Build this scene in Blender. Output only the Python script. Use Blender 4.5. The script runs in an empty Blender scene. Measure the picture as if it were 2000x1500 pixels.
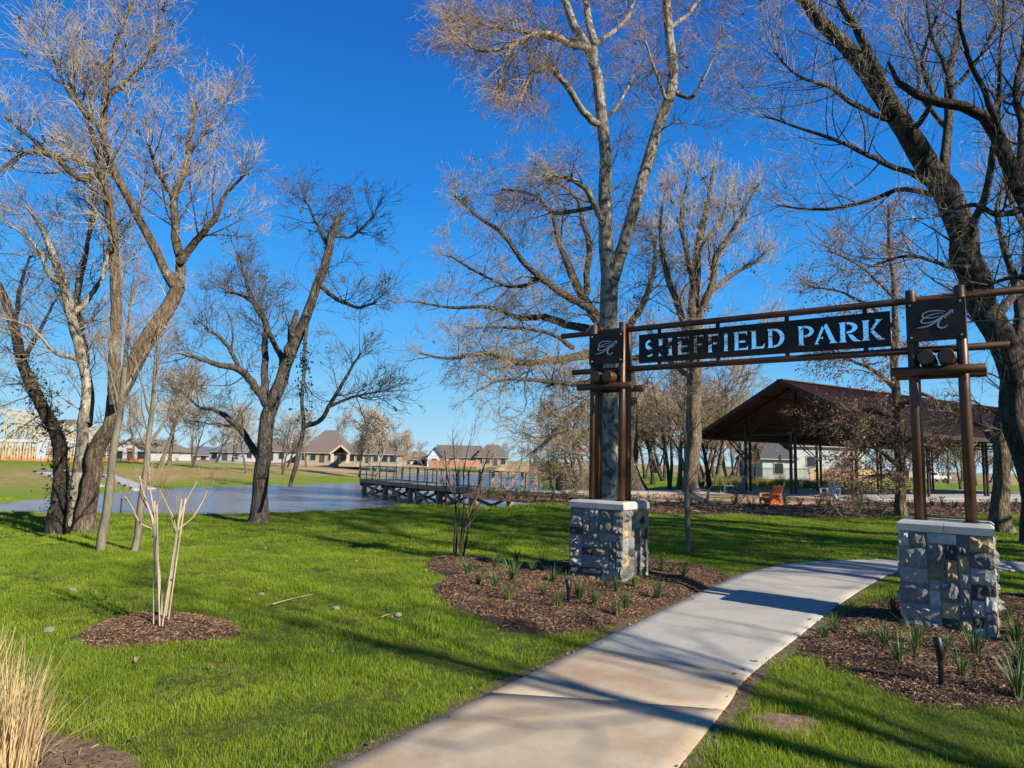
import bpy, math, random
import numpy as np
from mathutils import Matrix, Vector
R_=math.radians
rng=np.random.default_rng(7); random.seed(7)
sc=bpy.context.scene; COL=sc.collection
# ------------------------------------------------------------------ camera
F=1298.5; PITCH=.1148; ROLL=.0259; EYE=1.6
_c,_s=math.cos(PITCH),math.sin(PITCH); _cr,_sr=math.cos(ROLL),math.sin(ROLL)
FW=np.array([0,_c,_s]); _r0=np.array([1.,0,0]); _u0=np.array([0,-_s,_c])
RT=_cr*_r0+_sr*_u0; UP=-_sr*_r0+_cr*_u0
cam=bpy.data.cameras.new('camera'); co=bpy.data.objects.new('camera',cam); COL.objects.link(co)
cam.sensor_fit='HORIZONTAL'; cam.sensor_width=36; cam.lens=F/2000*36; cam.clip_end=5000; cam.clip_start=.05
co.matrix_world=Matrix([[RT[i],UP[i],-FW[i],[0,0,EYE][i]] for i in range(3)]+[[0,0,0,1]])
sc.camera=co
# ------------------------------------------------------------------ light
SUN_EL=29.0; TOSUN=np.array([.782,-.622]); SUN_AZ=math.atan2(TOSUN[0],TOSUN[1])   # clockwise from +Y
w=bpy.data.worlds.new("World"); sc.world=w; w.use_nodes=True; nt=w.node_tree; nt.nodes.clear()
sky=nt.nodes.new('ShaderNodeTexSky'); sky.sky_type='NISHITA'; sky.sun_disc=False
sky.sun_elevation=R_(SUN_EL); sky.sun_rotation=SUN_AZ; sky.air_density=1.25; sky.dust_density=.25; sky.ozone_density=2.; sky.altitude=100
SKYS=.085
tc=nt.nodes.new('ShaderNodeTexCoord'); sx=nt.nodes.new('ShaderNodeSeparateXYZ'); nt.links.new(tc.outputs['Generated'],sx.inputs[0])
rp=nt.nodes.new('ShaderNodeValToRGB'); nt.links.new(sx.outputs[2],rp.inputs[0]); el=rp.color_ramp.elements
el[0].position=0.; el[0].color=(.28,.46,.56,1); el[1].position=1.; el[1].color=(.004,.05,.22,1)
for p,c in ((.077,(.155,.37,.56)),(.15,(.065,.29,.58)),(.265,(.022,.215,.57)),(.37,(.009,.155,.49)),(.56,(.004,.085,.345))):
    e=el.new(p); e.color=(*c,1)
ml=nt.nodes.new('ShaderNodeVectorMath'); ml.operation='SCALE'; ml.inputs['Scale'].default_value=.908/SKYS; nt.links.new(rp.outputs[0],ml.inputs[0])
mx=nt.nodes.new('ShaderNodeMixRGB'); mx.inputs[0].default_value=.95; nt.links.new(sky.outputs[0],mx.inputs[1]); nt.links.new(ml.outputs[0],mx.inputs[2])
bg=nt.nodes.new('ShaderNodeBackground'); bg.inputs['Strength'].default_value=SKYS
wo=nt.nodes.new('ShaderNodeOutputWorld')
nt.links.new(mx.outputs[0],bg.inputs[0]); nt.links.new(bg.outputs[0],wo.inputs[0])
sl=bpy.data.lights.new('sun','SUN'); sl.energy=5.0; sl.angle=R_(.53); sl.color=(1,.93,.80)
so=bpy.data.objects.new('sun',sl); COL.objects.link(so)
sd=Vector((TOSUN[0]*math.cos(R_(SUN_EL)),TOSUN[1]*math.cos(R_(SUN_EL)),math.sin(R_(SUN_EL))))
so.rotation_euler=sd.to_track_quat('Z','Y').to_euler(); so.location=(20,-15,20)
sc.view_settings.view_transform='Standard'; sc.view_settings.look='None'; sc.view_settings.exposure=.86; sc.view_settings.gamma=1
sc.view_settings.use_curve_mapping=False
# ------------------------------------------------------------------ pixel helpers
def ray(px,py):
    d=FW+RT*(px-1000)/F-UP*(py-750)/F; return d
def A(px,py,Y):
    d=ray(px,py); return np.array([0,0,EYE])+d*(Y/d[1])
def G(px,py,z=0.):
    d=ray(px,py); t=(z-EYE)/d[2]; return np.array([0,0,EYE])+d*t
def hor(px): return 900+.0259*(px-1000)
# ------------------------------------------------------------------ materials
MATS={}
def NT(m): return m.node_tree.nodes,m.node_tree.links
def mat(name,c,rough=.8,c2=None,scale=5.,detail=4.,bump=0.,bscale=None,stretch=(1,1,1),metal=0.,c3=None,spec=None,obj_rand=0.,lo=.35,hi=.65,bdist=.02,coords='Object'):
    if name in MATS: return MATS[name]
    m=bpy.data.materials.new(name); m.use_nodes=True; n,l=NT(m); b=n['Principled BSDF']
    b.inputs['Roughness'].default_value=rough; b.inputs['Metallic'].default_value=metal
    if spec is not None: b.inputs['Specular IOR Level'].default_value=spec
    tc=n.new('ShaderNodeTexCoord'); mp=n.new('ShaderNodeMapping'); mp.inputs['Scale'].default_value=stretch
    l.new(tc.outputs[coords],mp.inputs[0]); vec=mp.outputs[0]
    col=None
    if c2 is not None:
        no=n.new('ShaderNodeTexNoise'); no.inputs['Scale'].default_value=scale; no.inputs['Detail'].default_value=detail; no.inputs['Roughness'].default_value=.62
        l.new(vec,no.inputs['Vector'])
        rp=n.new('ShaderNodeValToRGB'); rp.color_ramp.elements[0].position=lo; rp.color_ramp.elements[1].position=hi
        rp.color_ramp.elements[0].color=(*c,1); rp.color_ramp.elements[1].color=(*c2,1)
        if c3 is not None:
            e=rp.color_ramp.elements.new((lo+hi)/2); e.color=(*c3,1)
        l.new(no.outputs['Fac'],rp.inputs[0]); col=rp.outputs[0]
    if obj_rand>0:
        oi=n.new('ShaderNodeObjectInfo'); mr=n.new('ShaderNodeMapRange'); mr.inputs[3].default_value=1-obj_rand; mr.inputs[4].default_value=1+obj_rand
        l.new(oi.outputs['Random'],mr.inputs[0]); h=n.new('ShaderNodeHueSaturation'); l.new(mr.outputs[0],h.inputs['Value'])
        if col is not None: l.new(col,h.inputs['Color'])
        else: h.inputs['Color'].default_value=(*c,1)
        col=h.outputs[0]
    if col is not None: l.new(col,b.inputs['Base Color'])
    else: b.inputs['Base Color'].default_value=(*c,1)
    if bump>0:
        nb=n.new('ShaderNodeTexNoise'); nb.inputs['Scale'].default_value=bscale or scale*3; nb.inputs['Detail'].default_value=6; nb.inputs['Roughness'].default_value=.65
        l.new(vec,nb.inputs['Vector']); bu=n.new('ShaderNodeBump'); bu.inputs['Strength'].default_value=bump; bu.inputs['Distance'].default_value=bdist
        l.new(nb.outputs['Fac'],bu.inputs['Height']); l.new(bu.outputs[0],b.inputs['Normal'])
    MATS[name]=m; return m
def bark(name,c,c2,sc_=3.,furrow=1.,spots=None,dist=.03):
    """bark: streaks stretched along the trunk, furrow bump, optional dark patches"""
    m=bpy.data.materials.new(name); m.use_nodes=True; n,l=NT(m); b=n['Principled BSDF']; b.inputs['Roughness'].default_value=.92; b.inputs['Specular IOR Level'].default_value=.2
    tc=n.new('ShaderNodeTexCoord'); mp=n.new('ShaderNodeMapping'); mp.inputs['Scale'].default_value=(1,1,.22); l.new(tc.outputs['Object'],mp.inputs[0])
    no=n.new('ShaderNodeTexNoise'); no.inputs['Scale'].default_value=sc_*5; no.inputs['Detail'].default_value=7; no.inputs['Roughness'].default_value=.7; l.new(mp.outputs[0],no.inputs['Vector'])
    vo=n.new('ShaderNodeTexVoronoi'); vo.feature='DISTANCE_TO_EDGE'; vo.inputs['Scale'].default_value=sc_*7
    mx=n.new('ShaderNodeMixRGB'); mx.inputs[0].default_value=.12; l.new(mp.outputs[0],mx.inputs[1]); l.new(no.outputs['Color'],mx.inputs[2]); l.new(mx.outputs[0],vo.inputs['Vector'])
    rp=n.new('ShaderNodeValToRGB'); rp.color_ramp.elements[0].color=(*c,1); rp.color_ramp.elements[1].color=(*c2,1); rp.color_ramp.elements[0].position=.36; rp.color_ramp.elements[1].position=.64
    l.new(no.outputs['Fac'],rp.inputs[0]); col=rp.outputs[0]
    if spots:
        n2=n.new('ShaderNodeTexNoise'); n2.inputs['Scale'].default_value=spots[1]; n2.inputs['Detail'].default_value=5; l.new(tc.outputs['Object'],n2.inputs['Vector'])
        r2=n.new('ShaderNodeValToRGB'); r2.color_ramp.elements[0].position=spots[2]; r2.color_ramp.elements[1].position=spots[2]+.07
        l.new(n2.outputs['Fac'],r2.inputs[0]); m2=n.new('ShaderNodeMixRGB'); l.new(r2.outputs[0],m2.inputs[0]); m2.inputs[2].default_value=(*spots[0],1); l.new(col,m2.inputs[1]); col=m2.outputs[0]
    cr=n.new('ShaderNodeMapRange'); cr.inputs[1].default_value=0.; cr.inputs[2].default_value=.16; cr.inputs[3].default_value=1-.55*min(1,furrow); cr.inputs[4].default_value=1.; l.new(vo.outputs['Distance'],cr.inputs[0]); hv=n.new('ShaderNodeHueSaturation'); l.new(col,hv.inputs['Color']); l.new(cr.outputs[0],hv.inputs['Value']); col=hv.outputs[0]  # base colour darkened along the furrows, painting in the shade of the cracks
    l.new(col,b.inputs['Base Color'])
    ad=n.new('ShaderNodeMath'); ad.operation='MULTIPLY_ADD'; ad.inputs[1].default_value=1.6*furrow
    l.new(vo.outputs['Distance'],ad.inputs[0]); l.new(no.outputs['Fac'],ad.inputs[2])
    bu=n.new('ShaderNodeBump'); bu.inputs['Strength'].default_value=1.; bu.inputs['Distance'].default_value=dist*2.2; l.new(ad.outputs[0],bu.inputs['Height']); l.new(bu.outputs[0],b.inputs['Normal'])
    MATS[name]=m; return m
def leafy(name,c,c2,trans=.3,vary=.25,scale=1.2):
    m=bpy.data.materials.new(name); m.use_nodes=True; n,l=NT(m); b=n['Principled BSDF']; b.inputs['Roughness'].default_value=.55; b.inputs['Specular IOR Level'].default_value=.25
    ge=n.new('ShaderNodeNewGeometry'); no=n.new('ShaderNodeTexNoise'); no.inputs['Scale'].default_value=scale; no.inputs['Detail'].default_value=4; l.new(ge.outputs['Position'],no.inputs['Vector'])
    oi=n.new('ShaderNodeObjectInfo'); ma=n.new('ShaderNodeMath'); ma.operation='MULTIPLY_ADD'; ma.inputs[1].default_value=vary; l.new(oi.outputs['Random'],ma.inputs[0]); l.new(no.outputs['Fac'],ma.inputs[2])
    mr=n.new('ShaderNodeMapRange'); mr.inputs[1].default_value=.38; mr.inputs[2].default_value=.62+vary; l.new(ma.outputs[0],mr.inputs[0])
    mx=n.new('ShaderNodeMixRGB'); mx.inputs[1].default_value=(*c,1); mx.inputs[2].default_value=(*c2,1); l.new(mr.outputs[0],mx.inputs[0]); l.new(mx.outputs[0],b.inputs['Base Color'])
    tr=n.new('ShaderNodeBsdfTranslucent'); l.new(mx.outputs[0],tr.inputs[0]); ms=n.new('ShaderNodeMixShader'); ms.inputs[0].default_value=trans
    l.new(b.outputs[0],ms.inputs[1]); l.new(tr.outputs[0],ms.inputs[2]); l.new(ms.outputs[0],n['Material Output'].inputs[0])
    MATS[name]=m; return m
# ------------------------------------------------------------------ object helpers
def tag(o,label=None,cat=None,group=None,kind=None):
    if label: o['label']=label
    if cat: o['category']=cat
    if group: o['group']=group
    if kind: o['kind']=kind
    return o
def mesh_np(name,V,Fc,mats,parent=None,smooth=False,origin=None,link=True,mi=None):
    """Fc: list of (n,k) int arrays (k=3 or 4)"""
    V=np.asarray(V,dtype=np.float32).reshape(-1,3)
    if origin is not None: V=V-np.asarray(origin,dtype=np.float32)
    if not isinstance(Fc,list): Fc=[Fc]
    me=bpy.data.meshes.new(name); me.vertices.add(len(V)); me.vertices.foreach_set('co',V.ravel())
    tot=sum(f.size for f in Fc); me.loops.add(tot); me.loops.foreach_set('vertex_index',np.concatenate([f.ravel() for f in Fc]).astype(np.int32))
    sizes=np.concatenate([np.full(len(f),f.shape[1]) for f in Fc]); st=np.concatenate([[0],np.cumsum(sizes)[:-1]]).astype(np.int32)
    me.polygons.add(len(sizes)); me.polygons.foreach_set('loop_start',st)
    if smooth: me.polygons.foreach_set('use_smooth',np.ones(len(sizes),dtype=bool))
    for m in (mats if isinstance(mats,(list,tuple)) else [mats]): me.materials.append(m)
    if mi is not None: me.polygons.foreach_set('material_index',np.asarray(mi,dtype=np.int32))
    me.update(calc_edges=True)
    o=bpy.data.objects.new(name,me)
    if link: COL.objects.link(o)
    if parent is not None: o.parent=parent
    return o
def empty(name,loc,rz=0,label=None,cat=None,group=None,kind=None):
    o=bpy.data.objects.new(name,None); COL.objects.link(o); o.location=[float(v) for v in loc]; o.rotation_euler=(0,0,rz); o.empty_display_size=.2
    return tag(o,label,cat,group,kind)
def share(o,parent,loc=None,rz=None,scale=None,name=None):
    c=o.copy(); COL.objects.link(c); c.parent=parent
    if loc is not None: c.location=[float(v) for v in loc]
    if rz is not None: c.rotation_euler=(0,0,rz)
    if scale is not None: c.scale=scale
    return c
def copy_tree(root,loc,rz=None,scale=None,label=None,group=None):
    r=root.copy(); COL.objects.link(r); r.location=[float(v) for v in loc]
    if rz is not None: r.rotation_euler=(r.rotation_euler[0],r.rotation_euler[1],rz)
    if scale is not None: r.scale=scale if hasattr(scale,'__len__') else (scale,)*3
    if label: r['label']=label
    if group: r['group']=group
    for ch in KIDS(root):
        c=ch.copy(); COL.objects.link(c); c.parent=r
        for g in KIDS(ch):
            d=g.copy(); COL.objects.link(d); d.parent=c
    return r
_kc={}
def KIDS(o):
    if o.name not in _kc: _kc[o.name]=[c for c in bpy.data.objects if c.parent==o]
    return _kc[o.name]
class MB:
    def __init__(s): s.v=[]; s.f=[]; s.mi=[]; s.cur=0
    def add(s,vs,fs):
        b=len(s.v); s.v+= [tuple(map(float,p)) for p in vs]; s.f+=[tuple(i+b for i in f) for f in fs]; s.mi+=[s.cur]*len(fs); return s
    def box(s,c,size,M=None,top=None,bev=0):
        x,y,z=[a/2 for a in size]
        if bev:
            g=bev; vs=[]; 
            for zz,k in ((-z,g),(-z+g,0),(z-g,0),(z,g)):
                for (sx,sy) in ((-1,-1),(1,-1),(1,1),(-1,1)):
                    vs.append((sx*(x-k),sy*(y-k),zz))
            fs=[(3,2,1,0),(12,13,14,15)]
            for r in range(3):
                for i in range(4): j=(i+1)%4; fs.append((r*4+i,r*4+j,r*4+4+j,r*4+4+i))
        else:
            t=top or (1,1)
            vs=[(-x,-y,-z),(x,-y,-z),(x,y,-z),(-x,y,-z),(-x*t[0],-y*t[1],z),(x*t[0],-y*t[1],z),(x*t[0],y*t[1],z),(-x*t[0],y*t[1],z)]
            fs=[(3,2,1,0),(4,5,6,7),(0,1,5,4),(1,2,6,5),(2,3,7,6),(3,0,4,7)]
        vs=np.array(vs)
        if M is not None: vs=vs@np.asarray(M).T
        return s.add(vs+np.asarray(c,dtype=float),fs)
    def bar(s,p0,p1,wd,ht=None,up=(0,0,1)):
        """box beam from p0 to p1"""
        p0=np.array(p0,float);p1=np.array(p1,float); d=p1-p0; L=np.linalg.norm(d); d/=L; up=np.array(up,float)
        sd=np.cross(d,up)
        if np.linalg.norm(sd)<1e-3: sd=np.cross(d,np.array([1.,0,0]))
        sd/=np.linalg.norm(sd); u=np.cross(sd,d)
        return s.box((p0+p1)/2,(L,wd,ht or wd),M=np.stack([d,sd,u],1))
    def cyl(s,p0,p1,r0,r1=None,n=12,caps=True,bev=0.):
        p0=np.array(p0,float);p1=np.array(p1,float); d=p1-p0; L=np.linalg.norm(d); d=d/L; r1=r0 if r1 is None else r1
        a=np.array([0,0,1.]) if abs(d[2])<.9 else np.array([1.,0,0]); u=np.cross(d,a);u/=np.linalg.norm(u);v=np.cross(d,u)
        rings=[(0,r0),(L,r1)] if not bev else [(0,r0-bev),(bev,r0),(L-bev,r1),(L,r1-bev)]
        vs=[];an=np.arange(n)*2*math.pi/n
        for t,r in rings:
            for q in an: vs.append(p0+d*t+r*(u*math.cos(q)+v*math.sin(q)))
        fs=[]
        for k in range(len(rings)-1):
            for i in range(n): j=(i+1)%n; fs.append((k*n+j,k*n+i,(k+1)*n+i,(k+1)*n+j))
        if caps: fs.append(tuple(range(n))); fs.append(tuple(reversed(range((len(rings)-1)*n,len(rings)*n))))
        return s.add(vs,fs)
    def prism(s,poly,z0,z1,M=None,c=(0,0,0)):
        n=len(poly); vs=[(p[0],p[1],z0) for p in poly]+[(p[0],p[1],z1) for p in poly]
        fs=[tuple(reversed(range(n))),tuple(range(n,2*n))]+[(i,(i+1)%n,n+(i+1)%n,n+i) for i in range(n)]
        vs=np.array(vs,float)
        if M is not None: vs=vs@np.asarray(M).T
        return s.add(vs+np.asarray(c,float),fs)
    def build(s,name,mats,parent=None,origin=None,smooth=False,link=True):
        me=bpy.data.meshes.new(name); v=np.array(s.v,float)
        if origin is not None: v=v-np.asarray(origin,float)
        me.from_pydata(v.tolist(),[],s.f)
        for m in (mats if isinstance(mats,(list,tuple)) else [mats]): me.materials.append(m)
        if any(s.mi): me.polygons.foreach_set('material_index',s.mi)
        if smooth:
            me.polygons.foreach_set('use_smooth',[len(f)==4 for f in s.f])
        me.update(); o=bpy.data.objects.new(name,me)
        if link: COL.objects.link(o)
        if parent is not None: o.parent=parent
        return o
def inpoly(P,poly):
    x,y=P[:,0],P[:,1]; poly=np.asarray(poly)[:,:2]; ins=np.zeros(len(P),bool); n=len(poly)
    for i in range(n):
        x0,y0=poly[i];x1,y1=poly[(i+1)%n]
        if y0==y1: continue
        c=((y0>y)!=(y1>y))&(x<(x1-x0)*(y-y0)/(y1-y0)+x0); ins^=c
    return ins
def sdist(P,poly):
    """signed distance, positive inside"""
    poly=np.asarray(poly)[:,:2]; d=np.full(len(P),1e9); n=len(poly)
    for i in range(n):
        a=poly[i];b=poly[(i+1)%n]; ab=b-a; t=np.clip(((P-a)@ab)/(ab@ab+1e-12),0,1); q=a+t[:,None]*ab; d=np.minimum(d,np.hypot(*(P-q).T))
    return np.where(inpoly(P,poly),d,-d)
def smooth_poly(p,n=6,closed=True):
    p=np.asarray(p,float); N=len(p); out=[]
    rngi=range(N) if closed else range(N-1)
    for i in rngi:
        if closed: a,b,c,d=p[i-1],p[i],p[(i+1)%N],p[(i+2)%N]
        else: a,b,c,d=p[max(i-1,0)],p[i],p[i+1],p[min(i+2,N-1)]
        for k in range(n):
            t=k/n; out.append(.5*((2*b)+(-a+c)*t+(2*a-5*b+4*c-d)*t*t+(-a+3*b-3*c+d)*t**3))
    if not closed: out.append(p[-1])
    return np.array(out)
def ss(x): x=np.clip(x,0,1); return x*x*(3-2*x)
# ------------------------------------------------------------------ plan outlines
LAKE=smooth_poly([(-28,36),(-22,26.5),(-15,22.3),(-9.5,22.3),(-8.2,24.5),(-7.3,27.5),(-6,31),(-3.2,36.5),(0,41),(2.5,47),(3,68),(4.5,103),(0,149),(-10.8,141),(-18,115),(-18.5,81),(-26,66),(-29,56),(-28.5,44)],4)
WZ=-1.5
def height(X,Y):
    P=np.stack([np.ravel(X),np.ravel(Y)],1).astype(float); d=-sdist(P,LAKE); x,y=P[:,0],P[:,1]
    wd=5+23*ss((y-33)/12)*ss((-x-2)/6)+4*ss((x+4)/4)
    tt=np.clip(d/wd,0,1); z=np.where(d>0,WZ+.01+1.49*(.75*tt+.25*ss(tt)),WZ-np.minimum(1.2,-d*.3))
    z+=np.where(d>wd*.6,1,0)*0
    und=.035*np.sin(x*.9+1.3)*np.sin(y*.7)+.03*np.sin(x*.37+y*.51)
    z+=und*ss((z+.45)/.4)*ss((y-9)/6)*ss((d-3)/4)*ss((90-y)/30)
    z+=ss((y-260)/400)*1.0
    return z.reshape(np.shape(X))
def GT(px,py):
    d=ray(px,py); t=np.linspace(5,220,2600)/d[1]; P=np.array([0,0,EYE])+d*t[:,None]; hh=height(P[:,0],P[:,1]); i=int(np.argmax(P[:,2]<hh)); return np.array([P[i,0],P[i,1],hh[i]])
def gz(x,y): return float(height(np.array([x]),np.array([y]))[0])
PL=[(110,1760),(957,1352),(1145,1262),(1290,1192),(1395,1143),(1478,1113),(1570,1098),(1750,1091),(1960,1096),(2200,1106)]
PR=[(1080,1800),(1412,1385),(1462,1318),(1560,1240),(1640,1178),(1700,1140),(1752,1117),(1850,1111),(1985,1115),(2200,1124)]
PZ=.03
pl=[G(*p,PZ)[:2] for p in PL]; pr=[G(*p,PZ)[:2] for p in PR]
NS=10
PLs=smooth_poly(pl,NS,False); PRs=smooth_poly(pr,NS,False)
PATH=np.concatenate([PLs,PRs[::-1]])
def gp(l,z=0): return [G(*p,z)[:2] for p in l]
BEDL=smooth_poly(gp([(832,1102),(862,1088),(930,1090),(1000,1104),(1060,1102),(1120,1098),(1210,1092),(1280,1096),(1350,1105),(1425,1128),(1370,1155),(1300,1187),(1215,1222),(1170,1234),(1100,1242),(1010,1233),(925,1208),(868,1178),(850,1148),(868,1126),(838,1116)]),4)
BEDR=smooth_poly(gp([(1548,1268),(1590,1232),(1640,1203),(1700,1178),(1760,1168),(1860,1168),(1960,1160),(2060,1160),(2130,1200),(2150,1390),(2020,1392),(1900,1388),(1800,1378),(1720,1352),(1660,1325),(1600,1300)]),4)
RING=smooth_poly(gp([(150,1250),(185,1225),(240,1208),(310,1202),(380,1204),(440,1215),(468,1235),(430,1250),(370,1258),(290,1263),(200,1268)]),4)
SOIL=smooth_poly(gp([(-60,1390),(60,1400),(110,1430),(200,1452),(262,1500),(240,1600),(-100,1700),(-300,1500)]),4)
FARBED=smooth_poly(gp([(915,964),(1000,963),(1090,966),(1200,976),(1300,984),(1450,988),(1600,988),(1700,984),(1800,984),(1960,984),(2150,988),(2150,1008),(1950,1010),(1750,1012),(1550,1012),(1350,1008),(1200,999),(1080,985),(980,976),(925,970)]),3)
GRAN=smooth_poly(gp([(1040,963.5),(1300,963),(1500,964),(1620,966),(1690,975),(1712,986),(1600,990),(1450,992),(1300,987),(1180,978),(1090,970)]),3)
WALK=gp([(985,958),(1230,961.5),(1500,961),(1620,961),(1700,962),(2300,966),(2300,985),(1720,984),(1650,968),(1500,965.5),(1230,965.5),(985,963)])
DIRT=smooth_poly(gp([(1478,1405),(1510,1392),(1570,1394),(1612,1410),(1600,1428),(1540,1434),(1490,1426)]),3)
# ------------------------------------------------------------------ ground
def mat_ground():
    m=bpy.data.materials.new('lawn_ground'); m.use_nodes=True; n,l=NT(m); b=n['Principled BSDF']; b.inputs['Roughness'].default_value=.95; b.inputs['Specular IOR Level'].default_value=.1
    ge=n.new('ShaderNodeNewGeometry'); P=ge.outputs['Position']
    def noise(s,d=5,rough=.6,st=None):
        t=n.new('ShaderNodeTexNoise'); t.inputs['Scale'].default_value=s; t.inputs['Detail'].default_value=d; t.inputs['Roughness'].default_value=rough
        if st:
            mp=n.new('ShaderNodeMapping'); mp.inputs['Scale'].default_value=st; l.new(P,mp.inputs[0]); l.new(mp.outputs[0],t.inputs['Vector'])
        else: l.new(P,t.inputs['Vector'])
        return t.outputs['Fac']
    def ramp(f,a,b_,ca,cb):
        r=n.new('ShaderNodeValToRGB'); r.color_ramp.elements[0].position=a; r.color_ramp.elements[1].position=b_; r.color_ramp.elements[0].color=(*ca,1); r.color_ramp.elements[1].color=(*cb,1); l.new(f,r.inputs[0]); return r.outputs[0]
    def mix(f,a,b_):
        x=n.new('ShaderNodeMixRGB'); l.new(f,x.inputs[0]); l.new(a,x.inputs[1]); l.new(b_,x.inputs[2]); return x.outputs[0]
    g=mix(noise(.5,6),ramp(noise(9,6,.75),.35,.65,(.07,.12,.010),(.17,.23,.018)),ramp(noise(14,6,.75),.35,.65,(.11,.17,.014),(.24,.30,.026)))
    tan=ramp(noise(.9,7,.7),.3,.7,(.20,.12,.05),(.42,.28,.13))
    sx=n.new('ShaderNodeSeparateXYZ'); l.new(P,sx.inputs[0])
    z1=n.new('ShaderNodeMapRange'); z1.inputs[1].default_value=-1.42; z1.inputs[2].default_value=-1.05; l.new(sx.outputs[2],z1.inputs[0])
    z2=n.new('ShaderNodeMapRange'); z2.inputs[1].default_value=-.05; z2.inputs[2].default_value=-.55; l.new(sx.outputs[2],z2.inputs[0])
    pm=n.new('ShaderNodeMath'); pm.operation='MULTIPLY'; l.new(z1.outputs[0],pm.inputs[0]); l.new(z2.outputs[0],pm.inputs[1])
    nz=n.new('ShaderNodeMapRange'); nz.inputs[1].default_value=.49; nz.inputs[2].default_value=.64; l.new(noise(.16,7,.65,(1,.55,1)),nz.inputs[0])
    xm=n.new('ShaderNodeMapRange'); xm.inputs[1].default_value=-24; xm.inputs[2].default_value=-31; xm.inputs[3].default_value=.0; xm.inputs[4].default_value=.55; l.new(sx.outputs[0],xm.inputs[0])
    ad=n.new('ShaderNodeMath'); ad.operation='ADD'; ad.use_clamp=True; l.new(nz.outputs[0],ad.inputs[0]); l.new(xm.outputs[0],ad.inputs[1])
    p2=n.new('ShaderNodeMath'); p2.operation='MULTIPLY'; l.new(pm.outputs[0],p2.inputs[0]); l.new(ad.outputs[0],p2.inputs[1])
    c=mix(p2.outputs[0],g,tan)
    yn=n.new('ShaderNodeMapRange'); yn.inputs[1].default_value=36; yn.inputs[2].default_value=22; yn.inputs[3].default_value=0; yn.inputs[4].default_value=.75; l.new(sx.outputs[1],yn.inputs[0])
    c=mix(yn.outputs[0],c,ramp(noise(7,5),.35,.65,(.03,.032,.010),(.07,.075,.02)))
    # dry soil far off behind the houses
    yy=n.new('ShaderNodeMapRange'); yy.inputs[1].default_value=88; yy.inputs[2].default_value=110; l.new(sx.outputs[1],yy.inputs[0])
    fz=n.new('ShaderNodeMapRange'); fz.inputs[1].default_value=.42; fz.inputs[2].default_value=.5; l.new(noise(.05,5),fz.inputs[0])
    fm=n.new('ShaderNodeMath'); fm.operation='MULTIPLY'; l.new(yy.outputs[0],fm.inputs[0]); l.new(fz.outputs[0],fm.inputs[1])
    c=mix(fm.outputs[0],c,ramp(noise(.3,6),.3,.7,(.30,.19,.11),(.45,.33,.2)))
    # worn spots in the lawn
    wn=n.new('ShaderNodeMapRange'); wn.inputs[1].default_value=.66; wn.inputs[2].default_value=.72; l.new(noise(.8,5,.6),wn.inputs[0])
    c=mix(wn.outputs[0],c,ramp(noise(20,5),.3,.7,(.07,.05,.02),(.16,.13,.05)))
    l.new(c,b.inputs['Base Color'])
    bu=n.new('ShaderNodeBump'); bu.inputs['Strength'].default_value=.8; bu.inputs['Distance'].default_value=.06; l.new(noise(16,6,.7),bu.inputs['Height']); l.new(bu.outputs[0],b.inputs['Normal'])
    return m
M_GROUND=mat_ground()
def axis(parts):
    out=[]
    for a,b,s in parts: out+=list(np.arange(a,b,s))
    out.append(parts[-1][1]); return np.array(out)
gx=axis([(-3000,-600,400),(-600,-120,30),(-120,-60,4),(-60,-24,1.),(-24,24,.5),(24,80,3),(80,600,30),(600,3000,400)])
gy=axis([(-300,-30,30),(-30,0,3),(0,50,.5),(50,160,1.2),(160,170,4),(170,700,20),(700,4000,300)])
XX,YY=np.meshgrid(gx,gy); ZZ=height(XX,YY)
def grid_faces(ny,nx):
    i=np.arange(ny*nx).reshape(ny,nx); return np.stack([i[:-1,:-1],i[:-1,1:],i[1:,1:],i[1:,:-1]],-1).reshape(-1,4)
o=mesh_np('ground',np.stack([XX,YY,ZZ],-1),grid_faces(*XX.shape),M_GROUND,smooth=True); tag(o,kind='structure')
# water
mw=bpy.data.materials.new('lake_water'); mw.use_nodes=True; n,l=NT(mw); b=n['Principled BSDF']; b.inputs['Base Color'].default_value=(.19,.155,.14,1); b.inputs['Roughness'].default_value=.22; b.inputs['IOR'].default_value=1.33
ge=n.new('ShaderNodeNewGeometry'); mp=n.new('ShaderNodeMapping'); mp.inputs['Rotation'].default_value=(0,0,.35); mp.inputs['Scale'].default_value=(.55,1.5,1); l.new(ge.outputs['Position'],mp.inputs[0])
no=n.new('ShaderNodeTexNoise'); no.inputs['Scale'].default_value=2.2; no.inputs['Detail'].default_value=4; l.new(mp.outputs[0],no.inputs['Vector'])
n3=n.new('ShaderNodeTexNoise'); n3.inputs['Scale'].default_value=.22; n3.inputs['Detail'].default_value=2; l.new(mp.outputs[0],n3.inputs['Vector'])
bu=n.new('ShaderNodeBump'); bu.inputs['Distance'].default_value=.09; l.new(no.outputs['Fac'],bu.inputs['Height']); 
mr=n.new('ShaderNodeMapRange'); mr.inputs[1].default_value=.4; mr.inputs[2].default_value=.6; mr.inputs[3].default_value=.35; mr.inputs[4].default_value=1.; l.new(n3.outputs['Fac'],mr.inputs[0]); l.new(mr.outputs[0],bu.inputs['Strength']); l.new(bu.outputs[0],b.inputs['Normal'])
wx=axis([(-60,20,1)]); wy=axis([(15,160,1)]); X,Y=np.meshgrid(wx,wy)
fw_=grid_faces(*X.shape); Pw=np.stack([X.ravel(),Y.ravel()],1); fw_=fw_[(sdist(Pw,LAKE)[fw_]>-3.5).all(1)]
o=mesh_np('lake_water',np.stack([X,Y,np.full(X.shape,float(WZ))],-1),fw_,mw); tag(o,kind='structure')
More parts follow.
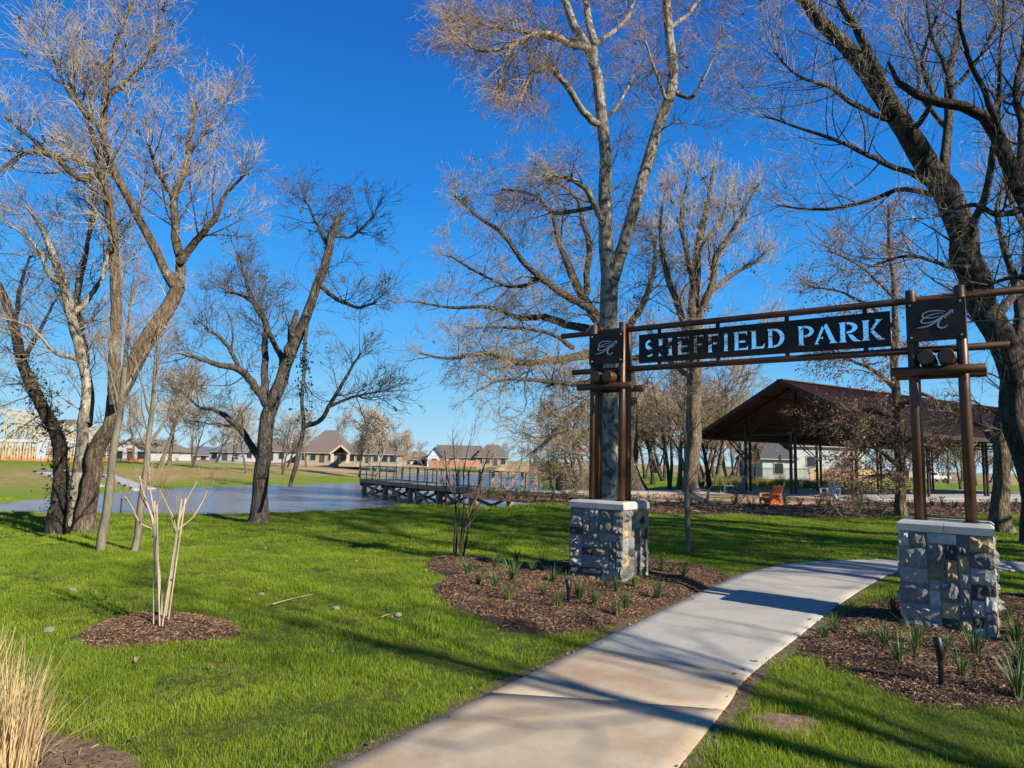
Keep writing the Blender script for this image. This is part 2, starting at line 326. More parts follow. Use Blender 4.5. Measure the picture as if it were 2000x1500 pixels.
# ------------------------------------------------------------------ path slabs
def mat_conc(name,c,c2,stain,thr):
    m=bpy.data.materials.new(name); m.use_nodes=True; n,l=NT(m); b=n['Principled BSDF']; b.inputs['Roughness'].default_value=.88; b.inputs['Specular IOR Level'].default_value=.3
    ge=n.new('ShaderNodeNewGeometry')
    def noise(s,d,r=.6):
        t=n.new('ShaderNodeTexNoise'); t.inputs['Scale'].default_value=s; t.inputs['Detail'].default_value=d; t.inputs['Roughness'].default_value=r; l.new(ge.outputs['Position'],t.inputs['Vector']); return t.outputs['Fac']
    def mr_(f,a,b_,lo=0,hi=1):
        t=n.new('ShaderNodeMapRange'); t.inputs[1].default_value=a; t.inputs[2].default_value=b_; t.inputs[3].default_value=lo; t.inputs[4].default_value=hi; l.new(f,t.inputs[0]); return t.outputs[0]
    m1=n.new('ShaderNodeMixRGB'); l.new(mr_(noise(3,8,.7),.3,.7),m1.inputs[0]); m1.inputs[1].default_value=(*c,1); m1.inputs[2].default_value=(*c2,1)
    m2=n.new('ShaderNodeMixRGB'); l.new(mr_(noise(1.1,7,.62),thr,thr+.25,0,.75),m2.inputs[0]); l.new(m1.outputs[0],m2.inputs[1]); m2.inputs[2].default_value=(*stain,1)
    m3=n.new('ShaderNodeMixRGB'); m3.blend_type='MULTIPLY'; l.new(mr_(noise(90,5,.8),0.3,.7,.0,.55),m3.inputs[0]); l.new(m2.outputs[0],m3.inputs[1]); m3.inputs[2].default_value=(.6,.55,.5,1)
    l.new(m3.outputs[0],b.inputs['Base Color']); bu=n.new('ShaderNodeBump'); bu.inputs['Strength'].default_value=.5; bu.inputs['Distance'].default_value=.004; l.new(noise(140,6,.8),bu.inputs['Height']); l.new(bu.outputs[0],b.inputs['Normal'])
    return m
M_CON=mat_conc('concrete_pale',(.37,.345,.30),(.47,.44,.385),(.36,.27,.19),.62)
M_CON2=mat_conc('concrete_tan_stained',(.42,.335,.235),(.54,.435,.30),(.33,.18,.09),.46)
M_SLAB=mat_conc('concrete_grey_slab',(.36,.35,.34),(.44,.43,.42),(.34,.28,.22),.7)
path=empty('path',(*pl[2],0),kind='structure')
po=np.array([*pl[2],0.])
for k in range(len(pl)-1):
    m_=M_CON2 if k<2 else M_CON
    a,b_=k*NS,(k+1)*NS
    Lp=PLs[a:b_+1].copy(); Rp=PRs[a:b_+1].copy()
    gap=.010 if k not in (0,) else .006
    for arr in (Lp,Rp):
        d0=arr[1]-arr[0]; arr[0]+=d0/np.linalg.norm(d0)*gap; d1=arr[-2]-arr[-1]; arr[-1]+=d1/np.linalg.norm(d1)*gap
    rows=[]
    for q0,q1 in zip(Lp,Rp):
        wv=(q1-q0); wl=np.linalg.norm(wv); wv/=wl
        prof=[(0,-.1),(0,-.008),(.008,0)]+[(wl*t,0.004*math.sin(math.pi*t)) for t in (.08,.3,.5,.7,.92)]+[(wl-.008,0),(wl,-.008),(wl,-.1)]
        rows.append([(*(q0+wv*s_),PZ+z_) for s_,z_ in prof])
    rows=np.array(rows); ny,nx=rows.shape[:2]; fc=grid_faces(ny,nx)[:,::-1]
    # end faces: drop first/last ring down
    top=rows.reshape(-1,3); e0=rows[0].copy(); e0[:,2]=-.07; e1=rows[-1].copy(); e1[:,2]=-.07
    V=np.concatenate([top,e0,e1]); N0=len(top); i=np.arange(nx-1)
    f0=np.stack([i,i+1,N0+i+1,N0+i],1); f1=np.stack([N0+nx+i,N0+nx+i+1,(ny-1)*nx+i+1,(ny-1)*nx+i],1)
    mesh_np('slab',V,np.concatenate([fc,f0,f1]),m_,parent=path,origin=po)
M_EDGE=mat('edge_soil',(.06,.04,.02),.95,(.17,.12,.06),25,6,bump=1.,bscale=50)
for E_,sg in ((PLs,1),(PRs,-1)):
    t_=np.gradient(E_,axis=0); t_/=np.linalg.norm(t_,axis=1)[:,None]; nn=np.stack([-t_[:,1],t_[:,0]],1)*sg; wj=.07+.05*np.abs(np.sin(np.arange(len(E_))*1.9)+.4*np.sin(np.arange(len(E_))*4.7))
    V=np.concatenate([np.column_stack([E_-nn*.02,np.full(len(E_),.016)]),np.column_stack([E_+nn*wj[:,None],np.full(len(E_),.012)])]); i=np.arange(len(E_)-1); f_=np.stack([i,i+1,len(E_)+i+1,len(E_)+i],1)
    o=mesh_np('soil_edge',V,f_,M_EDGE); tag(o,kind='structure')
# ------------------------------------------------------------------ sheets: granite patio, walk, dirt
def sheet(name,poly,z,m,kind='structure',thick=0.0,cell=None,parent=None):
    poly=np.asarray(poly)[:,:2]; mb=MB()
    mb.prism([tuple(p) for p in poly],z-max(thick,.05),z); 
    o=mb.build(name,m); 
    if kind: tag(o,kind=kind)
    return o
M_GRAN=mat('decomposed_granite',(.36,.20,.11),.95,(.55,.34,.19),1.5,8,bump=.5,bscale=40,coords='Object')
M_MULCH=mat('mulch_base',(.030,.016,.010),.95,(.14,.07,.04),28,8,bump=1.,bscale=45,bdist=.03)
sheet('patio_gravel',GRAN,.05,M_GRAN)
sheet('far_walk',WALK,.085,M_SLAB)
def mound(name,poly,hmax,edge,m,cell=.05,base=-.03,rough=.02,exclude=None):
    poly=np.asarray(poly)[:,:2]; lo=poly.min(0)-.15; hi=poly.max(0)+.15
    xs=np.arange(lo[0],hi[0],cell); ys=np.arange(lo[1],hi[1],cell); X,Y=np.meshgrid(xs,ys); P=np.stack([X.ravel(),Y.ravel()],1)
    d=sdist(P,poly); dd=d+.05*np.sin(P[:,0]*9)*np.sin(P[:,1]*7+1)
    h=base+(hmax-base)*(1-np.exp(-np.clip(dd+.06,0,9)/edge)); 
    r=np.random.default_rng(3); h+=rough*(np.sin(P[:,0]*7.3+P[:,1]*3)*np.sin(P[:,1]*6.1-P[:,0]*2))*np.clip(d/.3,0,1)+r.normal(0,rough*.25,len(h))*np.clip(d*9,0,1)
    Z=h.reshape(X.shape); F_=grid_faces(*X.shape); keep=(d.reshape(X.shape)>-.07).ravel()[F_].any(1); F_=F_[keep]
    if exclude is not None:
        cc=P[F_].mean(1); F_=F_[~inpoly(cc,exclude)]
    used=np.unique(F_); mp_=-np.ones(len(P),int); mp_[used]=np.arange(len(used))
    V=np.column_stack([P,h])[used]
    o=mesh_np(name,V,mp_[F_],m,smooth=True); tag(o,kind='structure')
    def hf(Q):
        dq=sdist(Q,poly); return base+(hmax-base)*(1-np.exp(-np.clip(dq+.06,0,9)/edge))+rough*(np.sin(Q[:,0]*7.3+Q[:,1]*3)*np.sin(Q[:,1]*6.1-Q[:,0]*2))*np.clip(dq/.3,0,1)
    return hf
HL=mound('mulch_bed',BEDL,.085,.16,M_MULCH,exclude=PATH); HR=mound('mulch_bed',BEDR,.06,.2,M_MULCH,exclude=PATH)
HC=mound('mulch_ring',RING,.10,.2,M_MULCH); HF=mound('mulch_border',FARBED,.10,.3,M_MULCH,cell=.3)
M_SOIL=mat('bare_soil',(.10,.06,.035),.95,(.24,.15,.09),14,8,bump=1.,bscale=30,bdist=.03)
HS=mound('soil_patch',SOIL,.04,.15,M_SOIL,base=-.02); HD=mound('dirt_patch',DIRT,.028,.08,mat('red_dirt',(.17,.095,.05),.95,(.34,.21,.12),12,6,bump=1.,bscale=30),base=-.02,rough=.008)
# ------------------------------------------------------------------ blades & instancing
def blades(n,h,spread,wd,lean,r,k=4,baser=.02,hvar=.35,powr=1.8,up=1.,curl=.0):
    """n curved ribbon blades; returns V,F"""
    az=r.uniform(0,2*np.pi,n); br=baser*np.sqrt(r.uniform(0,1,n)); b0=np.stack([br*np.cos(az),br*np.sin(az)],1)
    if spread>0: b0+=r.normal(0,spread,(n,2))
    az2=az+r.normal(0,.6,n); H=h*(1-hvar*r.uniform(0,1,n)); L=lean*H*r.uniform(.2,1.,n); fa=az2+np.pi/2+r.normal(0,.5,n)
    t=np.linspace(0,1,k)
    px=b0[:,None,0]+np.cos(az2)[:,None]*L[:,None]*t**powr; py=b0[:,None,1]+np.sin(az2)[:,None]*L[:,None]*t**powr
    droop=np.clip(L/np.maximum(H,1e-6)-.5,0,2)[:,None]*.45
    pz=H[:,None]*(t*up-droop*t**2.5)
    C=np.stack([px,py,pz],-1); wv=np.stack([np.cos(fa),np.sin(fa),np.zeros(n)],-1)[:,None,:]
    wt=(wd*(1-t**2.2)*r.uniform(.7,1.1,n)[:,None]+wd*.06)[...,None]
    V=np.stack([C-wv*wt/2,C+wv*wt/2],2).reshape(-1,3)
    i=np.arange(n)[:,None]*k*2+np.arange(k-1)[None]*2; F_=np.stack([i,i+1,i+3,i+2],-1).reshape(-1,4)
    return V,F_
def inst_group(name):
    ng=bpy.data.node_groups.new(name,'GeometryNodeTree'); ng.interface.new_socket('Geometry',in_out='INPUT',socket_type='NodeSocketGeometry'); ng.interface.new_socket('Geometry',in_out='OUTPUT',socket_type='NodeSocketGeometry'); return ng
def scatter(name,P,rot,scl,protos,seed=0,kindname='stuff',parent=None,label=None):
    """instances of the prototype meshes at the given points"""
    c=bpy.data.collections.new(name+'_pieces')
    for p in protos: c.objects.link(p)
    me=bpy.data.meshes.new(name); me.vertices.add(len(P)); me.vertices.foreach_set('co',np.asarray(P,np.float32).ravel())
    a=me.attributes.new('rot','FLOAT_VECTOR','POINT'); a.data.foreach_set('vector',np.asarray(rot,np.float32).ravel())
    a=me.attributes.new('scl','FLOAT','POINT'); a.data.foreach_set('value',np.asarray(scl,np.float32))
    me.update(); o=bpy.data.objects.new(name,me); COL.objects.link(o)
    ng=inst_group(name); N,L=ng.nodes,ng.links; gi=N.new('NodeGroupInput'); go=N.new('NodeGroupOutput')
    ip=N.new('GeometryNodeInstanceOnPoints'); ci=N.new('GeometryNodeCollectionInfo'); ci.inputs[0].default_value=c; ci.inputs['Separate Children'].default_value=True; ci.inputs['Reset Children'].default_value=True
    ip.inputs['Pick Instance'].default_value=True
    rv=N.new('FunctionNodeRandomValue'); rv.data_type='INT'; rv.inputs['Min'].default_value=0 if 'Min' in rv.inputs else 0
    for s_ in rv.inputs:
        if s_.type=='INT' and s_.name=='Min': s_.default_value=0
        if s_.type=='INT' and s_.name=='Max': s_.default_value=len(protos)-1
        if s_.name=='Seed': s_.default_value=seed
    n1=N.new('GeometryNodeInputNamedAttribute'); n1.data_type='FLOAT_VECTOR'; n1.inputs[0].default_value='rot'
    n2=N.new('GeometryNodeInputNamedAttribute'); n2.data_type='FLOAT'; n2.inputs[0].default_value='scl'
    L.new(gi.outputs[0],ip.inputs['Points']); L.new(ci.outputs[0],ip.inputs['Instance'])
    ro=[s_ for s_ in rv.outputs if s_.type=='INT'][0]; L.new(ro,ip.inputs['Instance Index'])
    L.new(n1.outputs[0],ip.inputs['Rotation']); L.new(n2.outputs[0],ip.inputs['Scale']); L.new(ip.outputs[0],go.inputs[0])
    md=o.modifiers.new('instances','NODES'); md.node_group=ng
    tag(o,kind='stuff')
    if label: o['label']=label
    return o
M_GRASS=leafy('lawn_blades',(.10,.175,.010),(.30,.385,.020),trans=.35,vary=.3,scale=.8)
M_STRAWB=leafy('dry_blades',(.30,.22,.08),(.40,.30,.12),trans=.25)
def tufts(tag_,h,rad,nb,wd,nv=5,lean=.7):
    out=[]
    for i in range(nv):
        r=np.random.default_rng(100+i+int(h*1000)); V,F_=blades(nb,h,rad*.5,wd,lean,r,k=3,baser=rad)
        V2,F2=blades(max(1,nb//9),h*.8,rad*.5,wd,1.2,r,k=3,baser=rad)
        mi=[0]*len(F_)+[1]*len(F2)
        out.append(mesh_np('grass_tuft',np.concatenate([V,V2]),np.concatenate([F_,F2+len(V)]),[M_GRASS,M_STRAWB],link=False,mi=mi))
    return out
EXC=[PATH,BEDL,BEDR,RING,SOIL,FARBED,GRAN,np.array(WALK),DIRT,LAKE]
def band(y0,y1,dens,mg=1.25):
    xm=y1*.80*mg; n_=int(dens*(y1-y0)*2*xm); P=np.stack([rng.uniform(-xm,xm,n_),rng.uniform(y0,y1,n_)],1)
    P=P[np.abs(P[:,0])<P[:,1]*.80*mg+1.0]
    ok=np.ones(len(P),bool)
    for e in EXC:
        d=sdist(P,e); ok&=(d<(-.015-.07*rng.uniform(0,1,len(P)) if e is PATH else .03+.06*rng.uniform(-1,1,len(P))))
    wn=np.sin(P[:,0]*2.1+np.sin(P[:,1]*1.3)*2)*np.sin(P[:,1]*1.9+np.cos(P[:,0]*1.7)*2); ok&=~((wn>.88)&(rng.uniform(0,1,len(P))<.6))
    return P[ok]
def lawn(y0,y1,dens,proto,smin,smax,seed):
    P=band(y0,y1,dens); z=height(P[:,0],P[:,1])-.004
    rot=np.stack([rng.normal(0,.12,len(P)),rng.normal(0,.12,len(P)),rng.uniform(0,6.28,len(P))],1)
    clump=.8+.35*np.sin(P[:,0]*3.1+np.sin(P[:,1]*2.3)*1.7)*np.sin(P[:,1]*2.7+np.sin(P[:,0]*1.9))
    scatter('lawn_grass',np.column_stack([P,z]),rot,rng.uniform(smin,smax,len(P))*clump,proto,seed)
lawn(1.3,5.5,1050,tufts('a',.050,.032,15,.0026),.7,1.25,1)
lawn(5.5,12,330,tufts('b',.050,.07,30,.0037),.7,1.25,2)
lawn(12,22,75,tufts('c',.050,.15,65,.0065),.75,1.25,3)
lawn(22,40,16,tufts('d',.058,.3,110,.014),.8,1.25,4)
# mulch chips
def chips():
    out=[]
    for i,(L,w_,c) in enumerate([(.045,.006,(.10,.048,.023)),(.03,.008,(.055,.030,.017)),(.055,.0045,(.17,.09,.045)),(.026,.010,(.028,.017,.011)),(.04,.005,(.24,.15,.08)),(.028,.008,(.07,.036,.019))]):
        mb=MB(); mb.box((0,0,0),(L,w_,.004),top=(.8,.5)); mb.box((.003,.004,.004),(L*.6,w_*.5,.003),M=Matrix.Rotation(.3,3,'Z'),top=(.7,.5))
        out.append(mb.build('mulch_chip',mat('mulch_chip_%s'%'abcdef'[i],c,.9,tuple(v*1.5 for v in c),60,3,obj_rand=.35),link=False))
    return out
CH=chips()
def chip_scatter(poly,hf,dens,seed,s=1.,exclude=None,infl=.04):
    poly=np.asarray(poly)[:,:2]; lo=poly.min(0)-.1;hi=poly.max(0)+.1; n_=int(dens*np.prod(hi-lo)); P=rng.uniform(lo,hi,(n_,2)); P=P[sdist(P,poly)>-infl*rng.uniform(0,1,len(P))]
    if exclude is not None: P=P[sdist(P,exclude)<-.0]
    z=hf(P)+rng.uniform(0,.012,len(P))
    rot=np.stack([rng.normal(0,.3,len(P)),rng.normal(0,.35,len(P)),rng.uniform(0,6.28,len(P))],1)
    scatter('mulch_chips',np.column_stack([P,z]),rot,rng.uniform(.5,1.4,len(P))*s,CH,seed)
chip_scatter(BEDL,HL,3600,11,s=.82,exclude=PATH); chip_scatter(BEDR,HR,3600,12,s=.82,exclude=PATH); chip_scatter(RING,HC,4600,13,s=.8); chip_scatter(FARBED,HF,60,14,s=3.5); chip_scatter(SOIL,HS,330,15,s=.9)
# ------------------------------------------------------------------ entrance gate
GX,GY,YAW,D=1.3906,9.3034,-.6236,3.8956
gate=empty('entrance_gate',(GX,GY,0),YAW,'bronze pipe entrance gate on two stone pillars with SHEFFIELD PARK banner over the path','gate')
M_BRZ=mat('bronze_metal',(.085,.040,.022),.42,(.13,.065,.038),3,5,metal=.55,bump=.06,bscale=60,lo=.3,hi=.7)
M_BRZD=mat('dark_bronze_plate',(.026,.016,.011),.65,(.042,.027,.019),4,4,metal=.1,spec=.3)
M_MORT=mat('mortar',(.24,.22,.19),.95,(.34,.31,.27),30,5,bump=.6,bscale=80)
M_CAP=mat('cast_stone_cap',(.34,.32,.285),.85,(.42,.40,.36),6,6,bump=.25,bscale=90,bdist=.006)
STC=[((.10,.095,.086),(.21,.20,.18)),((.19,.18,.155),(.38,.355,.31)),((.27,.19,.09),(.46,.35,.19)),((.024,.021,.02),(.09,.08,.072)),((.27,.255,.225),(.54,.50,.44)),((.18,.125,.08),(.36,.26,.165)),((.15,.142,.125),(.31,.29,.25))]
SM=[mat('stone_%s'%'abcdefg'[i],a,.9,b_,14,9,bump=.9,bscale=38,lo=.3,hi=.68,bdist=.03,obj_rand=.22,coords='Object') for i,(a,b_) in enumerate(STC)]
def stone_cells(nx,ny,r):
    g=-np.ones((ny,nx),int); out=[]
    for y in range(ny):
        for x in range(nx):
            if g[y,x]>=0: continue
            mw_=0
            while x+mw_<nx and g[y,x+mw_]<0: mw_+=1
            w_=min(int(r.choice([2,3,4,5,6],p=[.12,.3,.28,.2,.1])),mw_)
            if mw_-w_==1: w_=mw_
            h_=min(int(r.choice([2,3,4],p=[.4,.42,.18])),ny-y)
            if ny-y-h_==1: h_+=1
            hh=0
            while hh<h_ and (g[y+hh,x:x+w_]<0).all(): hh+=1
            g[y:y+hh,x:x+w_]=len(out); out.append((x,y,w_,hh))
    return out
def stone_mesh(w_,h_,r):
    g=.004; nx=5;ny=3 if h_<.14 else 4
    w_-=2*g;h_-=2*g; rough=r.choice([.006,.013,.021],p=[.3,.4,.3]); out=r.uniform(.004,.015)
    us=np.linspace(0,1,nx+1);vs=np.linspace(0,1,ny+1); V=[]
    for j,v in enumerate(vs):
        for i,u in enumerate(us):
            e=(i in(0,nx)) or (j in (0,ny)); uu=u;vv=v
            if not e: uu+=r.uniform(-.06,.06);vv+=r.uniform(-.06,.06)
            V.append(((uu-.5)*w_+(r.normal(0,.0015) if e else 0),-(.004+ (out*.4+r.uniform(0,.003) if e else out+abs(r.normal(0,rough)))),(vv-.5)*h_+(r.normal(0,.0015) if e else 0)))
    F_=[];k=nx+1
    for j in range(ny):
        for i in range(nx):
            a=j*k+i; q=(a,a+1,a+k+1,a+k)
            F_+= [(q[0],q[1],q[2]),(q[0],q[2],q[3])] if r.random()<.5 else [(q[0],q[1],q[3]),(q[1],q[2],q[3])]
    bidx=[i for i in range(k)]+[j*k+nx for j in range(1,ny+1)]+[ny*k+i for i in range(nx-1,-1,-1)]+[j*k for j in range(ny-1,0,-1)]
    b0=len(V)
    for i in bidx: V.append((V[i][0],.01,V[i][2]))
    nb=len(bidx)
    for t in range(nb):
        a,c=bidx[t],bidx[(t+1)%nb]; F_.append((c,a,b0+t,b0+(t+1)%nb))
    return V,F_
def pillar(s0,seed):
    r=np.random.default_rng(seed); hw=.385
    mb=MB(); mb.box((0,0,.425),(2*hw-.004,2*hw-.004,1.15)); p=mb.build('stone_pillar',M_MORT,gate); p.location=(s0,0,0)
    for side in range(4):
        cs=.05; nx=16 if side%2==0 else 15; wtot=.80 if side%2==0 else .775; cs=wtot/nx; ny=22; ch=1.12/ny
        for (x,y,w_,h_) in stone_cells(nx,ny,r):
            V,F_=stone_mesh(w_*cs,h_*ch,r); me=bpy.data.meshes.new('stone'); me.from_pydata(V,[],F_); me.materials.append(SM[int(r.choice(7,p=[.2,.2,.13,.1,.13,.08,.16]))]); me.update()
            o=bpy.data.objects.new('stone',me); COL.objects.link(o); o.parent=p; ang=side*math.pi/2; c,s_=math.cos(ang),math.sin(ang)
            lx=(x+w_/2)*cs-wtot/2; ly=-hw; o.location=(c*lx-s_*ly,s_*lx+c*ly,-.13+(y+h_/2)*ch); o.rotation_euler=(0,0,ang)
    for i in (-1,1):
        for j in (-1,1):
            mb=MB(); x0,x1=(.002,.409); g=.03
            # chamfered outer edges
            P0=[(x0,x0),(x1,x0),(x1,x1),(x0,x1)]; P1=[(x0,x0),(x1-g,x0),(x1-g,x1-g),(x0,x1-g)]
            vs=[(a*i,b_*j,.997) for a,b_ in P0]+[(a*i,b_*j,1.068) for a,b_ in P0]+[(a*i,b_*j,1.095) for a,b_ in P1]
            fs=[(3,2,1,0),(8,9,10,11)]
            for q in range(2):
                for t in range(4): u=(t+1)%4; fs.append((q*4+t,q*4+u,q*4+4+u,q*4+4+t))
            if i*j<0: fs=[tuple(reversed(f)) for f in fs]
            mb.add(vs,fs); mb.build('cap_stone',M_CAP,p)
    return p
pillar(0,21); pillar(D,33)
for s0 in (0,D):
    for a in (-.222,.222):
        for b_ in (-.09,.09):
            mb=MB(); mb.cyl((s0+a,b_,1.094),(s0+a,b_,3.555),.05,n=24,bev=.006); mb.build('post',M_BRZ,gate,smooth=True)
            mb=MB(); mb.box((s0+a,b_,1.1),(.13,.13,.008)); mb.build('base_plate',M_BRZ,gate)
    for b_ in (-.19,.19):
        mb=MB(); mb.cyl((s0-.42,b_,2.655),(s0+.42,b_,2.655),.048,n=24,bev=.005); mb.build('short_beam',M_BRZ,gate,smooth=True)
    for a in (-.088,.088):
        mb=MB(); mb.cyl((s0+a,-.30,2.783),(s0+a,.30,2.783),.080,n=28,bev=.008); lg=mb.build('cross_log',M_BRZ,gate,smooth=True)
        for yy_ in (-.301,.301):
            mb=MB(); mb.cyl((s0+a,yy_,2.783),(s0+a,yy_+(.004 if yy_>0 else -.004),2.783),.068,n=28); mb.build('end_cap',M_BRZ,lg)
for z,e in ((3.462,.82),(2.905,.62)):
    mb=MB(); mb.cyl((-e,0,z),(D+e,0,z),.0395,n=24,bev=.004); mb.build('top_rail' if z>3 else 'lower_rail',M_BRZ,gate,smooth=True)
# stencil letters ----------------------------------------------------
def stroke(pts,ws):
    p=smooth_poly(pts,5,False); n_=len(p); w_=np.interp(np.linspace(0,1,n_),np.linspace(0,1,len(ws)),ws); t=np.gradient(p,axis=0); t/=np.linalg.norm(t,axis=1)[:,None]+1e-9; nn=np.stack([-t[:,1],t[:,0]],1)
    return np.concatenate([p+nn*w_[:,None]/2,(p-nn*w_[:,None]/2)[::-1]])
def stem(x,w_=.26,sf=.07):
    return np.array([(x-sf,0),(x+w_+sf,0),(x+w_+sf*.3,.05),(x+w_,.12),(x+w_,.88),(x+w_+sf*.3,.95),(x+w_+sf,1),(x-sf,1),(x-sf*.3,.95),(x,.88),(x,.12),(x-sf*.3,.05)])
def bowl(x0,y0,y1,xr,th):
    cy=(y0+y1)/2; ry=(y1-y0)/2; a=np.linspace(np.pi/2,-np.pi/2,14); out=np.stack([x0+(xr-x0)*np.cos(a),cy+ry*np.sin(a)],1); inn=np.stack([x0+(xr-x0-th)*np.cos(a[::-1]),cy+(ry-.11)*np.sin(a[::-1])],1)
    return np.concatenate([out,inn])
def arm(x0,x1,y,th,wedge):
    return np.array([(x0,y-th/2),(x1-.05,y-th/2),(x1,y-th/2-wedge if wedge<0 else y-th/2),(x1,y+th/2+(wedge if wedge>0 else 0)),(x0,y+th/2)]) if wedge==0 else (np.array([(x0,y),(x1-.12,y),(x1-.02,y-abs(wedge)),(x1,y+th),(x0,y+th)]) if wedge<0 else np.array([(x0,y-th),(x1,y-th),(x1-.0,y+wedge),(x1-.12,y),(x0,y)]))
LET={
'S':[stroke([(.86,.80),(.62,.93),(.30,.86),(.20,.68),(.42,.52),(.72,.38),(.78,.20),(.50,.07),(.12,.14)],[.10,.12,.16,.24,.27,.26,.20,.12,.10])],
'H':[stem(.06,.24),stem(.70,.24),np.array([(.36,.44),(.64,.44),(.64,.56),(.36,.56)])],
'E':[stem(.08,.28),arm(.42,.98,.90,.10,-.14),arm(.42,.84,.45,.11,0),arm(.42,1.02,.10,.10,.14)],
'F':[stem(.10,.30),arm(.46,1.0,.90,.10,-.14),arm(.46,.88,.48,.11,0)],
'I':[stem(.12,.76,.12)],
'L':[np.array([(.0,0),(.92,0),(1.0,.28),(.94,.26),(.80,.12),(.40,.12),(.40,.92),(.48,1),(.02,1),(.10,.92),(.10,.08)])],
'D':[stem(.04,.24),bowl(.34,0,1,1.0,.27)],
'P':[stem(.06,.28),bowl(.40,.40,1,.98,.26)],
'A':[np.array([(-.02,0),(.22,0),(.16,.07),(.24,.26),(.40,.26),(.40,.36),(.28,.36),(.44,.78),(.36,.92),(.04,.08)]),np.array([(.50,1),(.58,1),(.94,.08),(1.04,0),(.66,0),(.72,.08),(.62,.34),(.46,.34),(.46,.26),(.60,.26),(.44,.86)])[[0,1,2,3,4,5,6,10]]],
'R':[stem(.04,.24),bowl(.34,.42,1,.86,.24),np.array([(.40,.38),(.60,.36),(.86,.08),(1.04,0),(.70,0),(.56,.10)])],
'K':[stem(.04,.25),np.array([(.36,.50),(.66,.92),(.58,1),(.98,1),(.86,.93),(.50,.50)]),np.array([(.38,.42),(.52,.50),(.88,.10),(1.04,0),(.66,0),(.66,.06)])],
}
def s_of_px(px):
    # where the pixel column meets the banner plane, in metres along the gate
    d=ray(px,1000-(px-1000)*.0+(-355)); Sx=np.array([math.cos(YAW),math.sin(YAW)]); Mx=np.array([[d[0],-Sx[0]],[d[1],-Sx[1]]]); t=np.linalg.solve(Mx,np.array([GX,GY])); return t[1]
spans=[('S',1259,1278),('H',1285,1314),('E',1322,1347),('F',1353,1374),('F',1381,1403),('I',1413,1422),('E',1432,1460),('L',1465,1494),('D',1499,1532),('P',1558,1590),('A',1590,1634),('R',1639,1681),('K',1684,1727)]
BX0,BX1,BZ0,BZ1=.43,D-.43,2.972,3.372
from mathutils.geometry import delaunay_2d_cdt
holes=[]
for ch_,a,b_ in spans:
    s0,s1=s_of_px(a),s_of_px(b_)
    for pg in LET[ch_]:
        q=np.array(pg,float); holes.append(np.column_stack([s0+(s1-s0)*q[:,0],3.055+.235*q[:,1]]))
vv=[(BX0,BZ0),(BX1,BZ0),(BX1,BZ1),(BX0,BZ1)]; ee=[(0,1),(1,2),(2,3),(3,0)]
for h_ in holes:
    b0=len(vv); vv+=[tuple(p) for p in h_]; n_=len(h_); ee+=[(b0+i,b0+(i+1)%n_) for i in range(n_)]
cv,ce,cf,_,_,_=delaunay_2d_cdt([Vector((float(a),float(b_))) for a,b_ in vv],ee,[],0,1e-6)
C2=np.array([tuple(p) for p in cv]); T2=np.array([tuple(f) for f in cf if len(f)==3]); cc=C2[T2].mean(1); kp=np.ones(len(T2),bool)
for h_ in holes: kp&=~inpoly(cc,h_)
T2=T2[kp]; from collections import Counter
ec=Counter()
for f in T2:
    for i in range(3): ec[(int(f[i]),int(f[(i+1)%3]))]+=1
bd=[e for e in ec if (e[1],e[0]) not in ec]; nC=len(C2)
V3=[(p[0],p[1],.004) for p in C2]+[(p[0],p[1],-.004) for p in C2]
F3=[tuple(map(int,f)) for f in T2]+[tuple(int(i)+nC for i in f[::-1]) for f in T2]+[(a,a+nC,b_+nC,b_) for a,b_ in bd]
me=bpy.data.meshes.new('banner_panel'); me.from_pydata(V3,[],F3); me.materials.append(M_BRZD); me.update()
bo=bpy.data.objects.new('banner_panel',me); COL.objects.link(bo); bo.parent=gate; bo.rotation_euler=(math.pi/2,0,0)
bo['label']='flat dark bronze panel with the words SHEFFIELD PARK cut through it as stencil letters'
for px_ in (1288,1402,1537,1690):
    s_=s_of_px(px_)
    for z0,z1 in ((3.371,3.426),(2.94,2.973)):
        mb=MB(); mb.box((s_,0,(z0+z1)/2),(.05,.012,z1-z0)); mb.build('bracket',M_BRZD,gate)
M_EMB=mat('pale_grey_emblem',(.42,.43,.45),.5,metal=.2); M_BOLT=mat('bolt_steel',(.5,.5,.5),.3,metal=.9)
def emblem_polys():
    c=lambda L:[((x-945)/540,(690-y)/400) for x,y in L]
    P=[stroke(c([(1310,415),(1240,403),(1160,403),(1110,422),(1100,445),(1130,462),(1200,468),(1262,452)]),[.012,.022,.024,.026,.026,.024,.018,.008]),
       stroke(c([(1290,430),(1220,430),(1150,448),(1100,475),(1085,497),(1110,512),(1180,510),(1245,482),(1290,448)]),[.008,.018,.022,.024,.026,.024,.022,.018,.010]),
       stroke(c([(1040,556),(1100,552),(1170,536),(1235,500),(1300,452)]),[.010,.028,.030,.026,.016]),
       stroke(c([(1280,480),(1245,515),(1236,548),(1258,570),(1292,570),(1325,548)]),[.014,.026,.034,.034,.026,.008]),
       np.array(c([(1340,415),(1378,403),(1376,440),(1358,430)]))]
    for k in range(5):
        x=1292+k*15; y=470-k*12
        P.append(np.array(c([(x,y),(x+22,y+22-2*k),(x+16,y+2),(x+14,y-10)]))); P.append(np.array(c([(x,y),(x-4+6,y-26+2*k),(x+12,y-16),(x+14,y-10)])))
    P.append(stroke(c([(1288,474),(1330,442),(1365,415)]),[.012,.026,.03]))
    return P
EP=emblem_polys()
